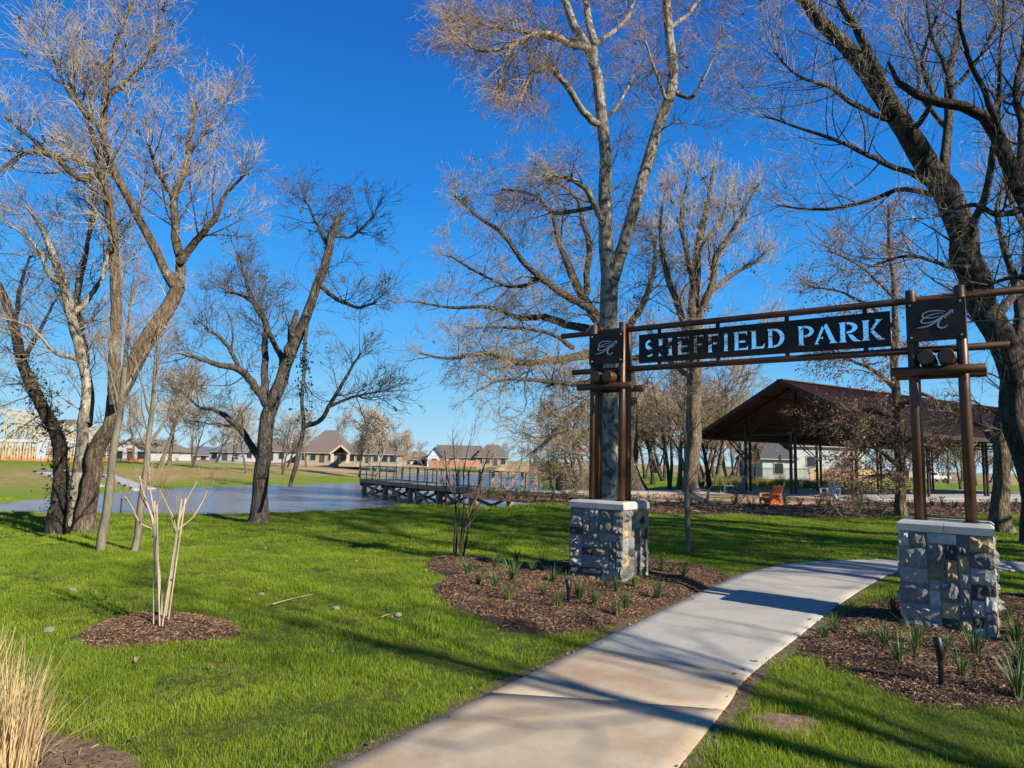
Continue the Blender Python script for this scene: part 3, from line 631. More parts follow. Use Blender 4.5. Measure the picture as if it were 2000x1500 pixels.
for s0 in (0,D):
    mb=MB(); mb.box((s0,-.1455,3.197),(.535,.010,.445),bev=.002); pn=mb.build('emblem_plate',M_BRZD,gate)
    mb=MB()
    for q in EP:
        q=np.asarray(q); ar=0.5*np.sum(q[:,0]*np.roll(q[:,1],-1)-np.roll(q[:,0],-1)*q[:,1])
        if ar<0: q=q[::-1]
        mb.prism([tuple(p) for p in q*np.array([.535,.445])-np.array([.2675,.2225])],0,.0035,M=[[1,0,0],[0,0,-1],[0,1,0]],c=(s0,-.1505,3.197))
    mb.build('emblem',M_EMB,pn)
    for a in (-.225,.225):
        for z in (3.02,3.375):
            mb=MB(); mb.cyl((s0+a,-.1505,z),(s0+a,-.160,z),.013,.009,n=10); mb.build('bolt',M_BOLT,pn)
# ------------------------------------------------------------------ trees
def tubes(P,Rr,sides,r=None,jit=0.):
    N,K,_=P.shape; T=np.gradient(P,axis=1); T/=np.linalg.norm(T,axis=2,keepdims=True)+1e-9
    ax=T.mean(1); ref=np.where(np.abs(ax[:,2:3])<.8,np.array([[0,0,1.]]),np.array([[1.,0.2,0]])); ref=np.repeat(ref[:,None,:],K,1)
    U=np.cross(T,ref); U/=np.linalg.norm(U,axis=2,keepdims=True)+1e-9; W=np.cross(T,U)
    a=np.arange(sides)*2*np.pi/sides; rr=Rr[:,:,None]*np.ones(sides)
    if jit: rr=rr*(1+jit*r.normal(0,1,rr.shape))
    V=P[:,:,None,:]+rr[...,None]*(U[:,:,None,:]*np.cos(a)[:,None]+W[:,:,None,:]*np.sin(a)[:,None])
    base=(np.arange(N)*K*sides)[:,None,None]; k=np.arange(K-1)[None,:,None]*sides; s_=np.arange(sides)[None,None,:]; s2=(s_+1)%sides
    F_=np.stack([base+k+s2,base+k+s_,base+k+sides+s_,base+k+sides+s2],-1).reshape(-1,4)
    return V.reshape(-1,3),F_
def limb_px(pts,Y0,K=26,r=None,wob=.35,flare=False):
    """pts: (px,py,half-width px,depth offset)"""
    q=np.array([list(A(p[0],p[1],Y0+p[3]))+[p[2]*(Y0+p[3])/F] for p in pts]); s_=smooth_poly(q,8,False)
    d=np.concatenate([[0],np.cumsum(np.linalg.norm(np.diff(s_[:,:3],axis=0),axis=1))]); t=np.linspace(0,d[-1],K)
    o=np.stack([np.interp(t,d,s_[:,i]) for i in range(4)],1)
    if r is not None:
        nz=r.normal(0,1,(K,3)); nz=(nz+np.roll(nz,1,0)+np.roll(nz,-1,0))/3; nz[0]=0; nz[-1]=0; o[:,:3]+=nz*o[:,3:4]*wob
    return o[:,:3],np.maximum(o[:,3],.004)
def grow(P,Rr,m,t0,t1,ang,ansd,length,K,wig,up,rfac,r,rmin=.004,rend=.45,tlen=.5,lv=.35,drop=0.,byrad=0.,wts=None):
    N,K0,_=P.shape
    if wts is None: idx=np.repeat(np.arange(N),m)
    else: idx=r.choice(N,int(N*m),p=wts/wts.sum())
    M_=len(idx); t=r.uniform(t0,t1,M_); f=t*(K0-1); i0=np.minimum(f.astype(int),K0-2); fr=(f-i0)[:,None]
    pos=P[idx,i0]*(1-fr)+P[idx,i0+1]*fr; tan=P[idx,i0+1]-P[idx,i0]; tan/=np.linalg.norm(tan,axis=1,keepdims=True)+1e-9
    pr_=Rr[idx,i0]*(1-fr[:,0])+Rr[idx,i0+1]*fr[:,0]
    rnd=r.normal(0,1,(M_,3)); perp=rnd-(rnd*tan).sum(1,keepdims=True)*tan; perp/=np.linalg.norm(perp,axis=1,keepdims=True)+1e-9
    an=np.radians(r.normal(ang,ansd,M_))[:,None]; d=tan*np.cos(an)+perp*np.sin(an)
    L=length*(1-tlen*t)*(1-lv+2*lv*r.uniform(0,1,M_))
    if byrad: L=L*np.clip(pr_/byrad,.35,1.3)
    rs=np.maximum(np.minimum(np.minimum(pr_*rfac,pr_*.95),L*.017),rmin); re=np.maximum(rs*rend*.5,rmin*.7)
    out=np.zeros((M_,K,3)); out[:,0]=pos; st=(L/(K-1))[:,None]
    bend=r.normal(0,1,(M_,3))*wig*.5
    for k in range(1,K):
        d=d+bend+r.normal(0,1,(M_,3))*wig+np.array([0,0,up-drop*k/K]); d/=np.linalg.norm(d,axis=1,keepdims=True); out[:,k]=out[:,k-1]+d*st
    Rn=rs[:,None]+(re-rs)[:,None]*np.linspace(0,1,K)[None]**.8
    return out,Rn
def leafclumps(P,n,size,nl,r,leaf=.06,squash=1.):
    """small ragged clumps of leaf quads hung on the twigs"""
    N,K,_=P.shape; i=r.integers(0,N,n); k=r.integers(0,K,n); c=P[i,k]; c=np.repeat(c,nl,0); c=c+r.normal(0,1,c.shape)*np.repeat(r.uniform(.4,1.2,n),nl)[:,None]*size*np.array([1,1,squash])
    M_=len(c); a=r.normal(0,1,(M_,3)); a/=np.linalg.norm(a,axis=1,keepdims=True); b_=np.cross(a,r.normal(0,1,(M_,3))); b_/=np.linalg.norm(b_,axis=1,keepdims=True); s_=(leaf*r.uniform(.5,1.2,M_))[:,None]
    V=np.stack([c-a*s_,c-b_*s_*.5,c+a*s_,c+b_*s_*.5+a*s_*.2],1).reshape(-1,3); F_=np.arange(M_*4).reshape(-1,4); return V,F_
def join(lst):
    V=[];F_=[];b=0
    for v,f in lst: V.append(v);F_.append(f+b);b+=len(v)
    return np.concatenate(V),np.concatenate(F_)
B_GREY=bark('bark_grey_brown',(.115,.078,.048),(.31,.235,.16),2.2,1.,((.38,.35,.29),1.6,.6))
B_DARK=bark('bark_dark',(.045,.034,.026),(.13,.10,.075),2.4,1.1,((.20,.18,.14),2.2,.62))
B_PALE=bark('bark_pale_mottled',(.20,.17,.13),(.41,.36,.285),1.6,.35,((.12,.10,.075),7,.51),dist=.02)
B_OAK=bark('bark_furrowed',(.075,.060,.046),(.25,.205,.155),1.9,1.6,((.07,.055,.04),1.3,.6),dist=.05)
B_MID=bark('bark_mid_grey',(.075,.062,.05),(.22,.185,.145),2.3,1.,((.30,.28,.24),2.0,.62))
B_YOUNG=bark('bark_young_grey',(.12,.10,.07),(.22,.185,.135),3,.2,((.20,.17,.13),8,.6),dist=.004)
T_PALE=mat('twig_pale',(.50,.405,.275),.9,(.23,.175,.115),2.,3,spec=.1); T_GREY=mat('twig_grey',(.38,.30,.20),.9,(.14,.105,.07),2.,3,spec=.1)
T_DARK=mat('twig_dark',(.09,.07,.055),.9,(.16,.13,.10),2.,3,spec=.1); T_RED=mat('twig_reddish',(.42,.31,.205),.9,(.19,.12,.08),2.,3,spec=.1)
L_MOSS=mat('moss_clump',(.035,.035,.018),.95,(.075,.065,.035),8,3); L_IVY=leafy('ivy_leaf',(.010,.022,.008),(.03,.05,.015),.15); L_BROWN=leafy('dead_leaf',(.20,.085,.04),(.48,.26,.14),.25,.6,3.)
L_MIST=leafy('mistletoe_leaf',(.02,.035,.008),(.05,.07,.015),.2); L_YEL=leafy('willow_leaf',(.22,.19,.02),(.38,.30,.04),.35); L_OLIVE=leafy('olive_leaf',(.07,.085,.015),(.16,.16,.03),.3)
def make_tree(name,label,limbs,Y0,levels,bm,tm,seed,origin,sides=12,extra=None,group=None,rmin=.004,flare=0.,cat='tree',limb_weight=None,K=26,no_tip=()):
    """limbs: pixel skeleton; levels: growth steps; extra: clumps hung on the twigs"""
    r=np.random.default_rng(seed); PP=[];RR=[]
    for lb in limbs:
        p,q=limb_px(lb,Y0,K=K,r=r); PP.append(p);RR.append(q)
    if flare:
        zz=PP[0][:,2]-PP[0][0,2]; RR[0]=RR[0]*(1+flare*np.exp(-np.clip(zz,0,9)/.28)); PP[0][0,2]-=.12
    P=np.array(PP);Rr=np.array(RR)
    root=empty(name,origin,0,label,cat,group)
    tk=[tubes(P,Rr,sides,r,.03)]
    allp=[];cur=(P,Rr)
    L_=np.linalg.norm(np.diff(P,axis=1),axis=2).sum(1); wts=L_*(np.array(limb_weight) if limb_weight is not None else 1)
    kt=[i for i in range(len(P)) if i not in no_tip]; tm_=grow(P[kt],Rr[kt],4,.86,.999,20,10,levels[0]['length']*.6,8,.10,levels[0]['up'],.7,r,rmin=rmin*1.5,tlen=.3); tm2=grow(*tm_,6,.15,1,34,12,levels[0]['length']*.33,5,.12,levels[0]['up'],.6,r,rmin=rmin); tm3=grow(*tm2,3,.2,1,34,12,levels[0]['length']*.18,4,.12,.03,.65,r,rmin=rmin*.9); allp+=[tubes(*tm_,4),tubes(*tm2,3),tubes(*tm3,3)]
    last=None; keep={}
    for li,lv in enumerate(levels):
        lv=dict(lv); sd=lv.pop('sides',3); src=lv.pop('src',None); s_=cur if src is None else keep[src]
        a=grow(s_[0],s_[1],r=r,rmin=rmin,wts=(wts if li==0 else None),**lv); keep[li]=a; cur=a; (tk if li==0 else allp).append(tubes(a[0],a[1],sd)); last=a
    V,F_=join(tk); mesh_np('trunk',V,F_,bm,root,smooth=True,origin=origin)
    V,F_=join(allp); mesh_np('crown',V,F_,tm,root,origin=origin,smooth=False)
    if extra:
        for (nm,lvl,n_,size,nl,leaf,m_,sq) in extra:
            src=(P[lvl[0],lvl[1]:lvl[2]] if isinstance(lvl,tuple) else P if lvl<0 else keep[lvl][0]); V,F_=leafclumps(src,n_,size,nl,r,leaf,sq); e=mesh_np(nm,V,F_,m_,root,origin=origin); e['kind']='stuff'
    return root
def Lv(m,t0,t1,ang,ansd,length,K,wig,up,rfac,sides=3,**k): return dict(m=m,t0=t0,t1=t1,ang=ang,ansd=ansd,length=length,K=K,wig=wig,up=up,rfac=rfac,sides=sides,**k)
# --- A: big leaning twin tree at left
oa=G(160,1040); YA=oa[1]
make_tree('big_bare_tree','tall bare tree with a leaning brown trunk and forked upper limbs at far left lawn',[
 [(162,1046,20,.05),(172,985,16,.05),(189,900,15,.05),(222,805,16,.1),(248,735,16,.15),(285,670,15.5,.2),(325,600,14.5,.3),(348,560,13.5,.4)],
 [(348,565,13,.4),(318,520,9,.2),(285,450,8.5,0),(250,385,8,-.2),(215,320,8,-.3),(200,255,7,-.4),(205,190,6,-.3),(215,120,4.5,-.1),(235,60,3,0),(260,5,1.5,.2)],
 [(348,562,12,.4),(352,505,9,.6),(340,440,8,.8),(342,385,7,.9),(360,330,6,1.1),(370,270,4.5,1.2),(385,200,2.5,1.3)],
 [(350,510,9,.4),(385,470,7,.3),(418,425,5.5,.1),(440,380,3.5,0),(480,340,2,-.2)],
 [(226,790,12,-.3),(228,700,11,-.3),(226,600,10,-.3),(224,500,9,-.3),(216,420,8.5,-.3),(200,350,8,-.4),(188,290,7,-.5),(170,230,5,-.6),(140,170,3.5,-.8),(120,110,2,-1)],
 [(188,340,8,-.4),(150,345,6.5,-.8),(110,310,5.5,-1.1),(60,295,4.5,-1.4),(0,330,3,-1.8),(-40,335,2,-2)],
 [(205,330,6,-.3),(160,315,5,.3),(100,300,4.5,.7),(50,260,3.5,1),(10,230,2,1.3)],
 [(205,200,5,-.4),(240,160,4,-.1),(290,110,3,.3),(310,50,2,.5)],
 [(200,250,5,-.4),(150,200,4,-.9),(110,130,2.5,-1.2),(90,60,1.5,-1.4)],
 [(342,390,5,.9),(310,340,4,.5),(290,280,2.5,.2)],[(365,300,4,1.1),(400,260,3,1.3),(440,200,1.8,1.6)],
 ],YA,[Lv(12,.2,1,46,14,1.5,9,.08,.08,.42,4),Lv(5,.15,1,40,14,.9,6,.10,.06,.55),Lv(4,.15,1,38,14,.5,4,.12,.05,.6),Lv(2,.2,1,35,15,.25,3,.12,.03,.7)],B_GREY,T_PALE,1,oa,extra=[('moss_clump',0,200,.06,16,.032,L_MOSS,1.)],rmin=.0036,flare=.22,limb_weight=[.25,1.3,1,.9,1.1,.9,.9,1.1,1.1,.8,.9])
oa2=G(138,1046); 
make_tree('pale_bare_tree','pale barked tree with two high forks growing against the leaning brown trunk',[
 [(143,1044,14,0),(148,980,12.5,0),(157,900,11,0),(163,840,10,0),(171,785,10,0),(167,740,9.5,0),(156,680,9.5,0),(140,620,9,0),(125,560,8.5,0),(105,500,7,-.2),(85,450,5,-.4),(50,400,2.5,-.6)],
 [(170,830,9,0),(176,770,7,.3),(165,690,6,.5),(150,600,6,.5),(160,530,5,.4),(172,470,4,.3),(182,400,2.5,.2)],
 [(140,620,6,0),(190,560,4.5,.2),(205,520,4,.2),(215,470,2,.3)],
 [(120,550,6,0),(100,540,4,-.4),(70,480,3,-.7),(20,440,2,-1)],[(160,700,5,0),(110,690,3.5,-.5),(60,640,2.5,-.9),(0,620,1.5,-1.2)]],
 YA+.1,[Lv(14,.3,1,50,15,1.25,8,.14,.06,.42,4),Lv(6,.15,1,42,16,.7,5,.16,.03,.55),Lv(5,.2,1,40,15,.4,4,.18,.0,.65)],B_PALE,T_GREY,2,oa2,extra=[('seed_ball',2,500,.0,5,.014,T_DARK,1.)],rmin=.004,flare=.3)
oa3=G(112,1042)
make_tree('dark_ivy_tree','dark vine covered trunk bending up to the left edge of the picture',[
 [(113,1044,16,-.1),(116,960,13.5,-.1),(116,885,12.5,-.1),(106,850,12,-.1),(84,800,11,-.1),(63,752,10.5,-.1),(45,700,9.5,-.1),(27,640,8.5,-.1),(5,570,8,-.1),(-30,500,6,-.1),(-60,420,4,0)],
 [(46,702,5,-.1),(80,640,3,0),(105,590,2,.2)],[(27,642,5,-.1),(40,560,3.5,.1),(60,500,2,.2)]],
 YA-.1,[Lv(14,.2,1,62,18,.9,7,.2,-.02,.35,4),Lv(6,.2,1,45,18,.55,5,.2,-.04,.5),Lv(4,.2,1,40,15,.3,4,.2,-.03,.65)],B_DARK,T_DARK,3,oa3,
 extra=[('vine_leaves',([0],0,13),150,.12,16,.028,L_IVY,2.),('vine_tendrils',([0],0,12),60,.14,8,.06,T_DARK,2.2),('seed_ball',2,200,.0,5,.014,T_DARK,1.)],rmin=.004,flare=.5)
# --- B: two slender pale trees
for (lb,lab,sd_) in ((([(196,1078,8.5,0),(207,1000,8,0),(221,900,7,0),(232,810,6,0),(245,720,4.5,0),(252,640,3,0),(262,540,1.8,0)],[(232,800,4,0),(220,745,2.2,-.1),(205,690,1.2,-.2)],[(238,770,4,0),(265,720,2.5,.1),(300,660,1.3,.2)]),'slender pale young tree leaning right, the left of the pair left of the staked sapling',5),
                     (([(262,1078,7,0),(272,1000,6.5,0),(283,920,6,0),(295,830,4.5,0),(302,740,3,0),(308,640,1.8,0)],[(290,870,3.5,0),(325,820,2.2,.1),(365,770,1.2,.2)],[(296,820,3,0),(280,760,1.8,-.1),(262,700,1,-.2)]),'slender pale young tree right beside its twin, the one nearer the staked sapling',6)):
    ob=G(lb[0][0][0],1078)
    make_tree('young_tree',lab,lb,ob[1],[Lv(9,.45,1,38,10,1.0,7,.07,.10,.5,4),Lv(4,.2,1,35,10,.5,4,.08,.06,.6),Lv(2,.2,1,35,10,.25,3,.08,.03,.7)],B_YOUNG,T_RED,sd_,ob,sides=10,rmin=.003,group=None,K=16)
# --- D: middle tree with a broken limb
od=G(505,1020)
make_tree('broken_limb_tree','bare tree with snapped leaning top and a hanging broken limb by the lake edge',[
 [(505,1026,16,0),(508,960,14,0),(514,900,14,0),(522,830,14,0),(535,780,13,0),(550,745,12,0),(565,700,11,0),(590,645,10,0),(610,590,9,0),(625,540,8.5,0),(640,490,8,0),(655,440,7,0),(668,416,4,0)],
 [(530,800,10,0),(500,760,8,-.2),(470,725,7,-.4),(430,715,5.5,-.7),(390,700,4,-1),(350,690,2.5,-1.2)],
 [(515,770,8,0),(518,700,6.5,.3),(520,640,5.5,.5),(500,600,4.5,.7),(480,550,3,.9),(465,500,1.8,1)],
 [(560,710,8,0),(570,650,7,-.3),(580,605,4,-.4)],
 [(555,720,7,0),(530,660,5,.4),(510,610,4.5,.7),(480,580,3.5,1),(440,570,2,1.2)],
 [(512,900,8,0),(485,860,6.5,.3),(450,820,5.5,.5),(420,800,4,.8),(390,795,2.5,1),(350,760,1.5,1.2)],
 [(628,560,5,0),(660,585,4,-.2),(700,600,3,-.4),(735,590,1.8,-.6)],
 [(640,480,4,0),(620,440,3,.2),(604,405,2.2,.4),(592,385,1.2,.5)],
 [(600,620,4,0),(595,700,3.2,-.3),(590,780,3.5,-.5),(592,840,4,-.6),(580,900,4.6,-.8),(566,950,3.5,-.9)],
 [(591,835,5,-.6),(625,820,4.5,-.7),(650,780,3.8,-.9),(680,730,3,-1.1),(705,690,2,-1.3)],
 [(640,795,3.5,-.8),(690,775,2.5,-1),(740,765,1.6,-1.3)],[(470,725,4.5,-.4),(440,670,3.5,-.6),(400,640,2,-.8)],[(650,460,3.5,0),(690,460,2.5,.2),(730,420,1.4,.4)]],
 od[1],[Lv(10,.3,1,46,14,1.25,9,.12,.07,.45,4),Lv(5,.15,1,40,14,.75,6,.13,.05,.55),Lv(4,.2,1,38,14,.42,4,.14,.04,.6),Lv(1,.2,1,38,14,.26,3,.15,.02,.7)],B_MID,T_DARK,9,od,
 extra=[('leaf_clump',([8,0],6,16),9,.12,55,.045,L_IVY,1.3),('moss_clump',1,60,.05,10,.035,L_MOSS,1.)],rmin=.0045,no_tip=(3,8),flare=.5,limb_weight=[.5,1,1,.5,1,1,1,1,.12,1,.9,.9,.8])
# --- G: white twin stem tree behind left pillar
og=np.array([*A(1196,1010,15.)[:2],0]); 
make_tree('white_forked_tree','tall pale mottled tree forking into two high stems behind the left stone pillar',[
 [(1190,1075,19,0),(1192,960,17.5,0),(1190,800,17,0),(1190,650,17,0),(1192,560,18,0),(1186,480,15,0),(1180,400,13,0),(1180,320,12,0),(1174,260,12,0),(1170,180,11,0),(1158,110,10,0),(1130,70,9,0),(1105,20,8,0),(1090,-60,7,0),(1075,-160,5,0),(1060,-300,3,0)],
 [(1198,545,13,.1),(1210,500,13,.1),(1225,440,12.5,.2),(1245,370,12,.3),(1268,300,11.5,.4),(1292,230,11,.5),(1312,170,11,.6),(1312,110,10,.7),(1303,40,9,.8),(1300,-40,8,.8),(1310,-140,5.5,.9),(1320,-280,3,1)],
 [(1162,125,8,0),(1158,70,8,.4),(1145,20,7,.6),(1140,-50,6,.8),(1135,-160,4,1)],
 [(1172,245,8,0),(1135,210,7,-.4),(1100,160,6,-.8),(1068,130,5.5,-1.1),(1035,150,4.5,-1.4),(1015,200,3,-1.6)],
 [(1145,95,8,0),(1110,85,7,-.4),(1060,65,6.5,-.8),(1010,85,5.5,-1.3),(985,120,4.5,-1.5),(975,180,3,-1.6)],
 [(1130,80,6,0),(1080,75,5,.5),(1020,60,4.5,1),(960,50,3.5,1.5),(900,35,2,2)],
 [(1182,450,7,0),(1160,400,6.5,-.2),(1140,365,6,-.4),(1100,345,4,-.6),(1060,342,2.5,-.8)],
 [(1186,400,5,0),(1130,410,4.5,.6),(1080,415,4,1),(1040,380,3,1.4),(980,370,1.8,1.8)],
 [(1314,175,5,.6),(1350,190,4,.4),(1375,150,3,.2),(1400,100,2,0)],[(1305,205,4,.5),(1280,140,3,.2),(1260,80,2,0)],
 [(1174,240,5,0),(1210,200,3.5,.4),(1240,140,2.5,.6)],[(1303,60,5,.8),(1350,20,4,.9),(1390,-40,2.5,1)],[(1160,90,5,.2),(1220,40,4,.5),(1250,-30,2.5,.8)],[(1010,85,4,-1.3),(940,100,3,-1.2),(880,60,2,-1)]],
 15.,[Lv(13,.3,1,52,16,1.45,9,.15,-.02,.40,4,drop=.1),Lv(5,.15,1,45,16,1.0,6,.15,-.03,.5,drop=.1),Lv(5,.15,1,42,15,.55,4,.16,-.04,.6),Lv(2,.2,1,40,15,.28,3,.16,-.04,.7)],B_PALE,T_RED,12,og,
 extra=[('moss_clump',1,70,.05,16,.03,L_MOSS,1.)],rmin=.0037,flare=.3,limb_weight=[.35,.6,.7,1.2,1.4,1.4,1.1,.9,1.1,1.,1.,.8,.8,1.2])
# --- H: spreading oak behind
oh=G(1240,958)
make_tree('spreading_oak','wide crooked bare oak with dark trunk and long low branches reaching left over the lake',[
 [(1242,964,20,0),(1236,900,14,0),(1232,800,14,0),(1225,720,14,0),(1190,660,13,0),(1150,600,10,0),(1120,540,8,0),(1095,480,6,0),(1080,420,4,0)],
 [(1215,700,10,0),(1160,690,9,-1),(1110,700,8,-2),(1050,710,7,-3),(1000,705,6,-3.6),(950,690,4.5,-4),(880,700,3,-4.4),(820,690,1.8,-5)],
 [(1160,610,9,0),(1110,580,7.5,-1),(1060,545,6.5,-2),(1020,510,5.5,-2.6),(985,460,4.5,-3),(930,420,3.4,-3.4),(885,380,2,-3.6)],
 [(1180,650,9,0),(1120,640,8,1),(1060,620,7,2),(1010,620,5,3),(950,600,4,3.6),(880,600,2.8,4),(815,590,1.6,4.4)],
 [(1230,760,8,0),(1190,770,7,-2),(1130,800,6.5,-3.5),(1090,840,5.5,-5),(1060,870,4,-6),(1030,890,2.5,-7)],
 [(1232,740,8,0),(1180,745,7,-3),(1120,750,5.5,-5),(1060,745,4,-6.5),(990,740,2.5,-8),(940,760,1.6,-9)],
 [(1140,590,7,0),(1150,500,6,2),(1140,430,5,3),(1120,380,3.5,3.5),(1070,345,2.2,4)],
 [(1200,680,8,0),(1240,620,7,1),(1270,560,5.5,2),(1280,500,3.5,2.5),(1270,450,2,3)],
 [(1120,680,5,-2),(1070,650,4,-2.6),(1000,640,3,-3),(930,640,2,-3.5)],[(1130,800,5,-3.5),(1120,860,3.5,-5),(1135,920,2.6,-6.5),(1120,965,1.8,-7.5)],
 [(1060,545,4.5,-2),(1000,560,3.5,-1),(930,530,2.5,0),(880,500,1.6,1)],[(1235,700,6,0),(1290,680,5,-1.5),(1340,660,3.5,-3),(1390,660,2,-4)]],
 oh[1],[Lv(15,.25,1,50,16,3.4,10,.25,.02,.45,4),Lv(5,.15,1,45,16,2.0,7,.26,.02,.5),Lv(5,.15,1,42,16,1.2,4,.24,.02,.55),Lv(3,.15,1,40,15,.65,3,.22,.01,.65)],B_OAK,T_GREY,14,oh,
 extra=[('mistletoe',1,22,.34,110,.09,L_MIST,1.),('moss_clump',2,160,.12,9,.07,L_MOSS,1.)],rmin=.0095,flare=.5)
# --- I: upright tree right of it
oi_=G(1358,964)
make_tree('upright_tree','upright bare tree with ascending limbs behind the SHEFFIELD PARK banner',[
 [(1352,970,15,0),(1352,900,13,0),(1354,800,13,0),(1356,700,12,0),(1352,600,11,0),(1358,520,9,0),(1370,450,7,0),(1382,390,4.5,0),(1395,325,2,0)],
 [(1354,690,8,0),(1330,620,7,.5),(1310,560,6,1),(1295,500,4.5,1.5),(1290,440,3,2),(1300,370,1.6,2.3)],
 [(1356,640,8,0),(1385,570,7,-.6),(1400,500,6,-1),(1430,450,4.5,-1.4),(1460,400,2.5,-1.8),(1480,360,1.4,-2)],
 [(1356,600,7,0),(1400,560,5,.8),(1440,530,4,1.2),(1485,510,2.2,1.6)],[(1354,560,6,0),(1340,490,5,-.8),(1330,420,3.5,-1.3),(1345,340,1.8,-1.6)],
 [(1355,690,6,0),(1400,660,4.5,-1),(1440,640,3.4,-1.6),(1490,650,2,-2)],[(1365,480,5,0),(1410,430,3.5,.8),(1420,380,2,1)],[(1352,740,5,0),(1300,700,4,1),(1270,660,2.5,1.5)]],
 oi_[1],[Lv(13,.2,1,36,11,3.2,9,.14,.14,.42,4),Lv(5,.15,1,34,11,1.9,6,.15,.12,.5),Lv(4,.15,1,32,11,1.1,4,.15,.10,.6),Lv(2,.2,1,30,11,.6,3,.14,.08,.7)],B_GREY,T_PALE,15,oi_,
 extra=[('moss_clump',0,120,.15,10,.09,L_MOSS,1.)],rmin=.0085,flare=.4)
# --- J slender tree
oj=G(1343,1079)
make_tree('young_tree','slender pale young tree standing on the lawn between the two stone pillars',[
 [(1343,1080,5.5,0),(1343,1020,5,0),(1341,960,4.6,0),(1342,900,4.5,0),(1340,860,3.8,0),(1344,800,2.6,0),(1342,740,1.8,0),(1344,660,1.2,0)],
 [(1340,930,3,0),(1325,880,2.2,.1),(1300,840,1.4,.2)],[(1341,870,3,0),(1335,830,2,-.1),(1338,780,1.2,-.2)]],oj[1],[Lv(7,.3,1,35,10,.9,7,.07,.08,.5,4),Lv(3,.2,1,33,10,.45,4,.08,.05,.6)],B_YOUNG,T_PALE,16,oj,sides=10,rmin=.003,K=16)
# --- L tree with brown leaves
ol=G(1762,1012)
make_tree('leaf_holding_tree','straight tree still holding brown dead leaves just left of the right stone pillar',[
 [(1763,1018,10,0),(1758,950,9.5,0),(1756,880,9,0),(1750,800,8.5,0),(1748,720,7.5,0),(1747,640,6.5,0),(1745,560,5,0),(1738,480,3.5,0),(1735,400,2,0)],
 [(1756,910,5,0),(1720,880,4,-.4),(1680,870,3,-.8),(1640,890,1.8,-1)],[(1752,830,5,0),(1700,800,4,.5),(1650,810,3,.8),(1600,830,1.8,1)],[(1751,800,5,0),(1800,770,4,-.6),(1840,790,2.5,-1)],
 [(1749,760,4.5,0),(1700,720,3.5,-.4),(1650,700,2.5,-.8),(1600,690,1.6,-1)],[(1748,700,4,0),(1790,650,3,.4),(1820,600,2,.6)],[(1747,640,4,0),(1700,600,3,.3),(1640,570,2.2,.5),(1580,560,1.4,.7)],
 [(1756,900,5,0),(1800,870,4,.4),(1850,880,2.5,.8)],[(1745,580,3,0),(1680,520,2.2,-.3),(1620,490,1.3,-.6)],[(1758,930,4,0),(1700,930,3,-1),(1650,950,1.8,-1.5)]],
 ol[1],[Lv(12,.2,1,52,15,1.8,8,.18,.0,.42,4),Lv(5,.15,1,45,15,1.05,5,.18,.0,.5),Lv(4,.15,1,42,15,.55,4,.18,-.01,.6)],B_GREY,T_GREY,18,ol,
 extra=[('dead_leaves',1,900,.13,6,.05,L_BROWN,1.),('leaves_low',0,260,.30,22,.055,L_BROWN,1.),('moss_clump',1,60,.06,10,.04,L_MOSS,1.)],rmin=.0055,flare=.35,limb_weight=[.5,1,1.5,1.4,1,.8,.9,1.2,.7,.9])
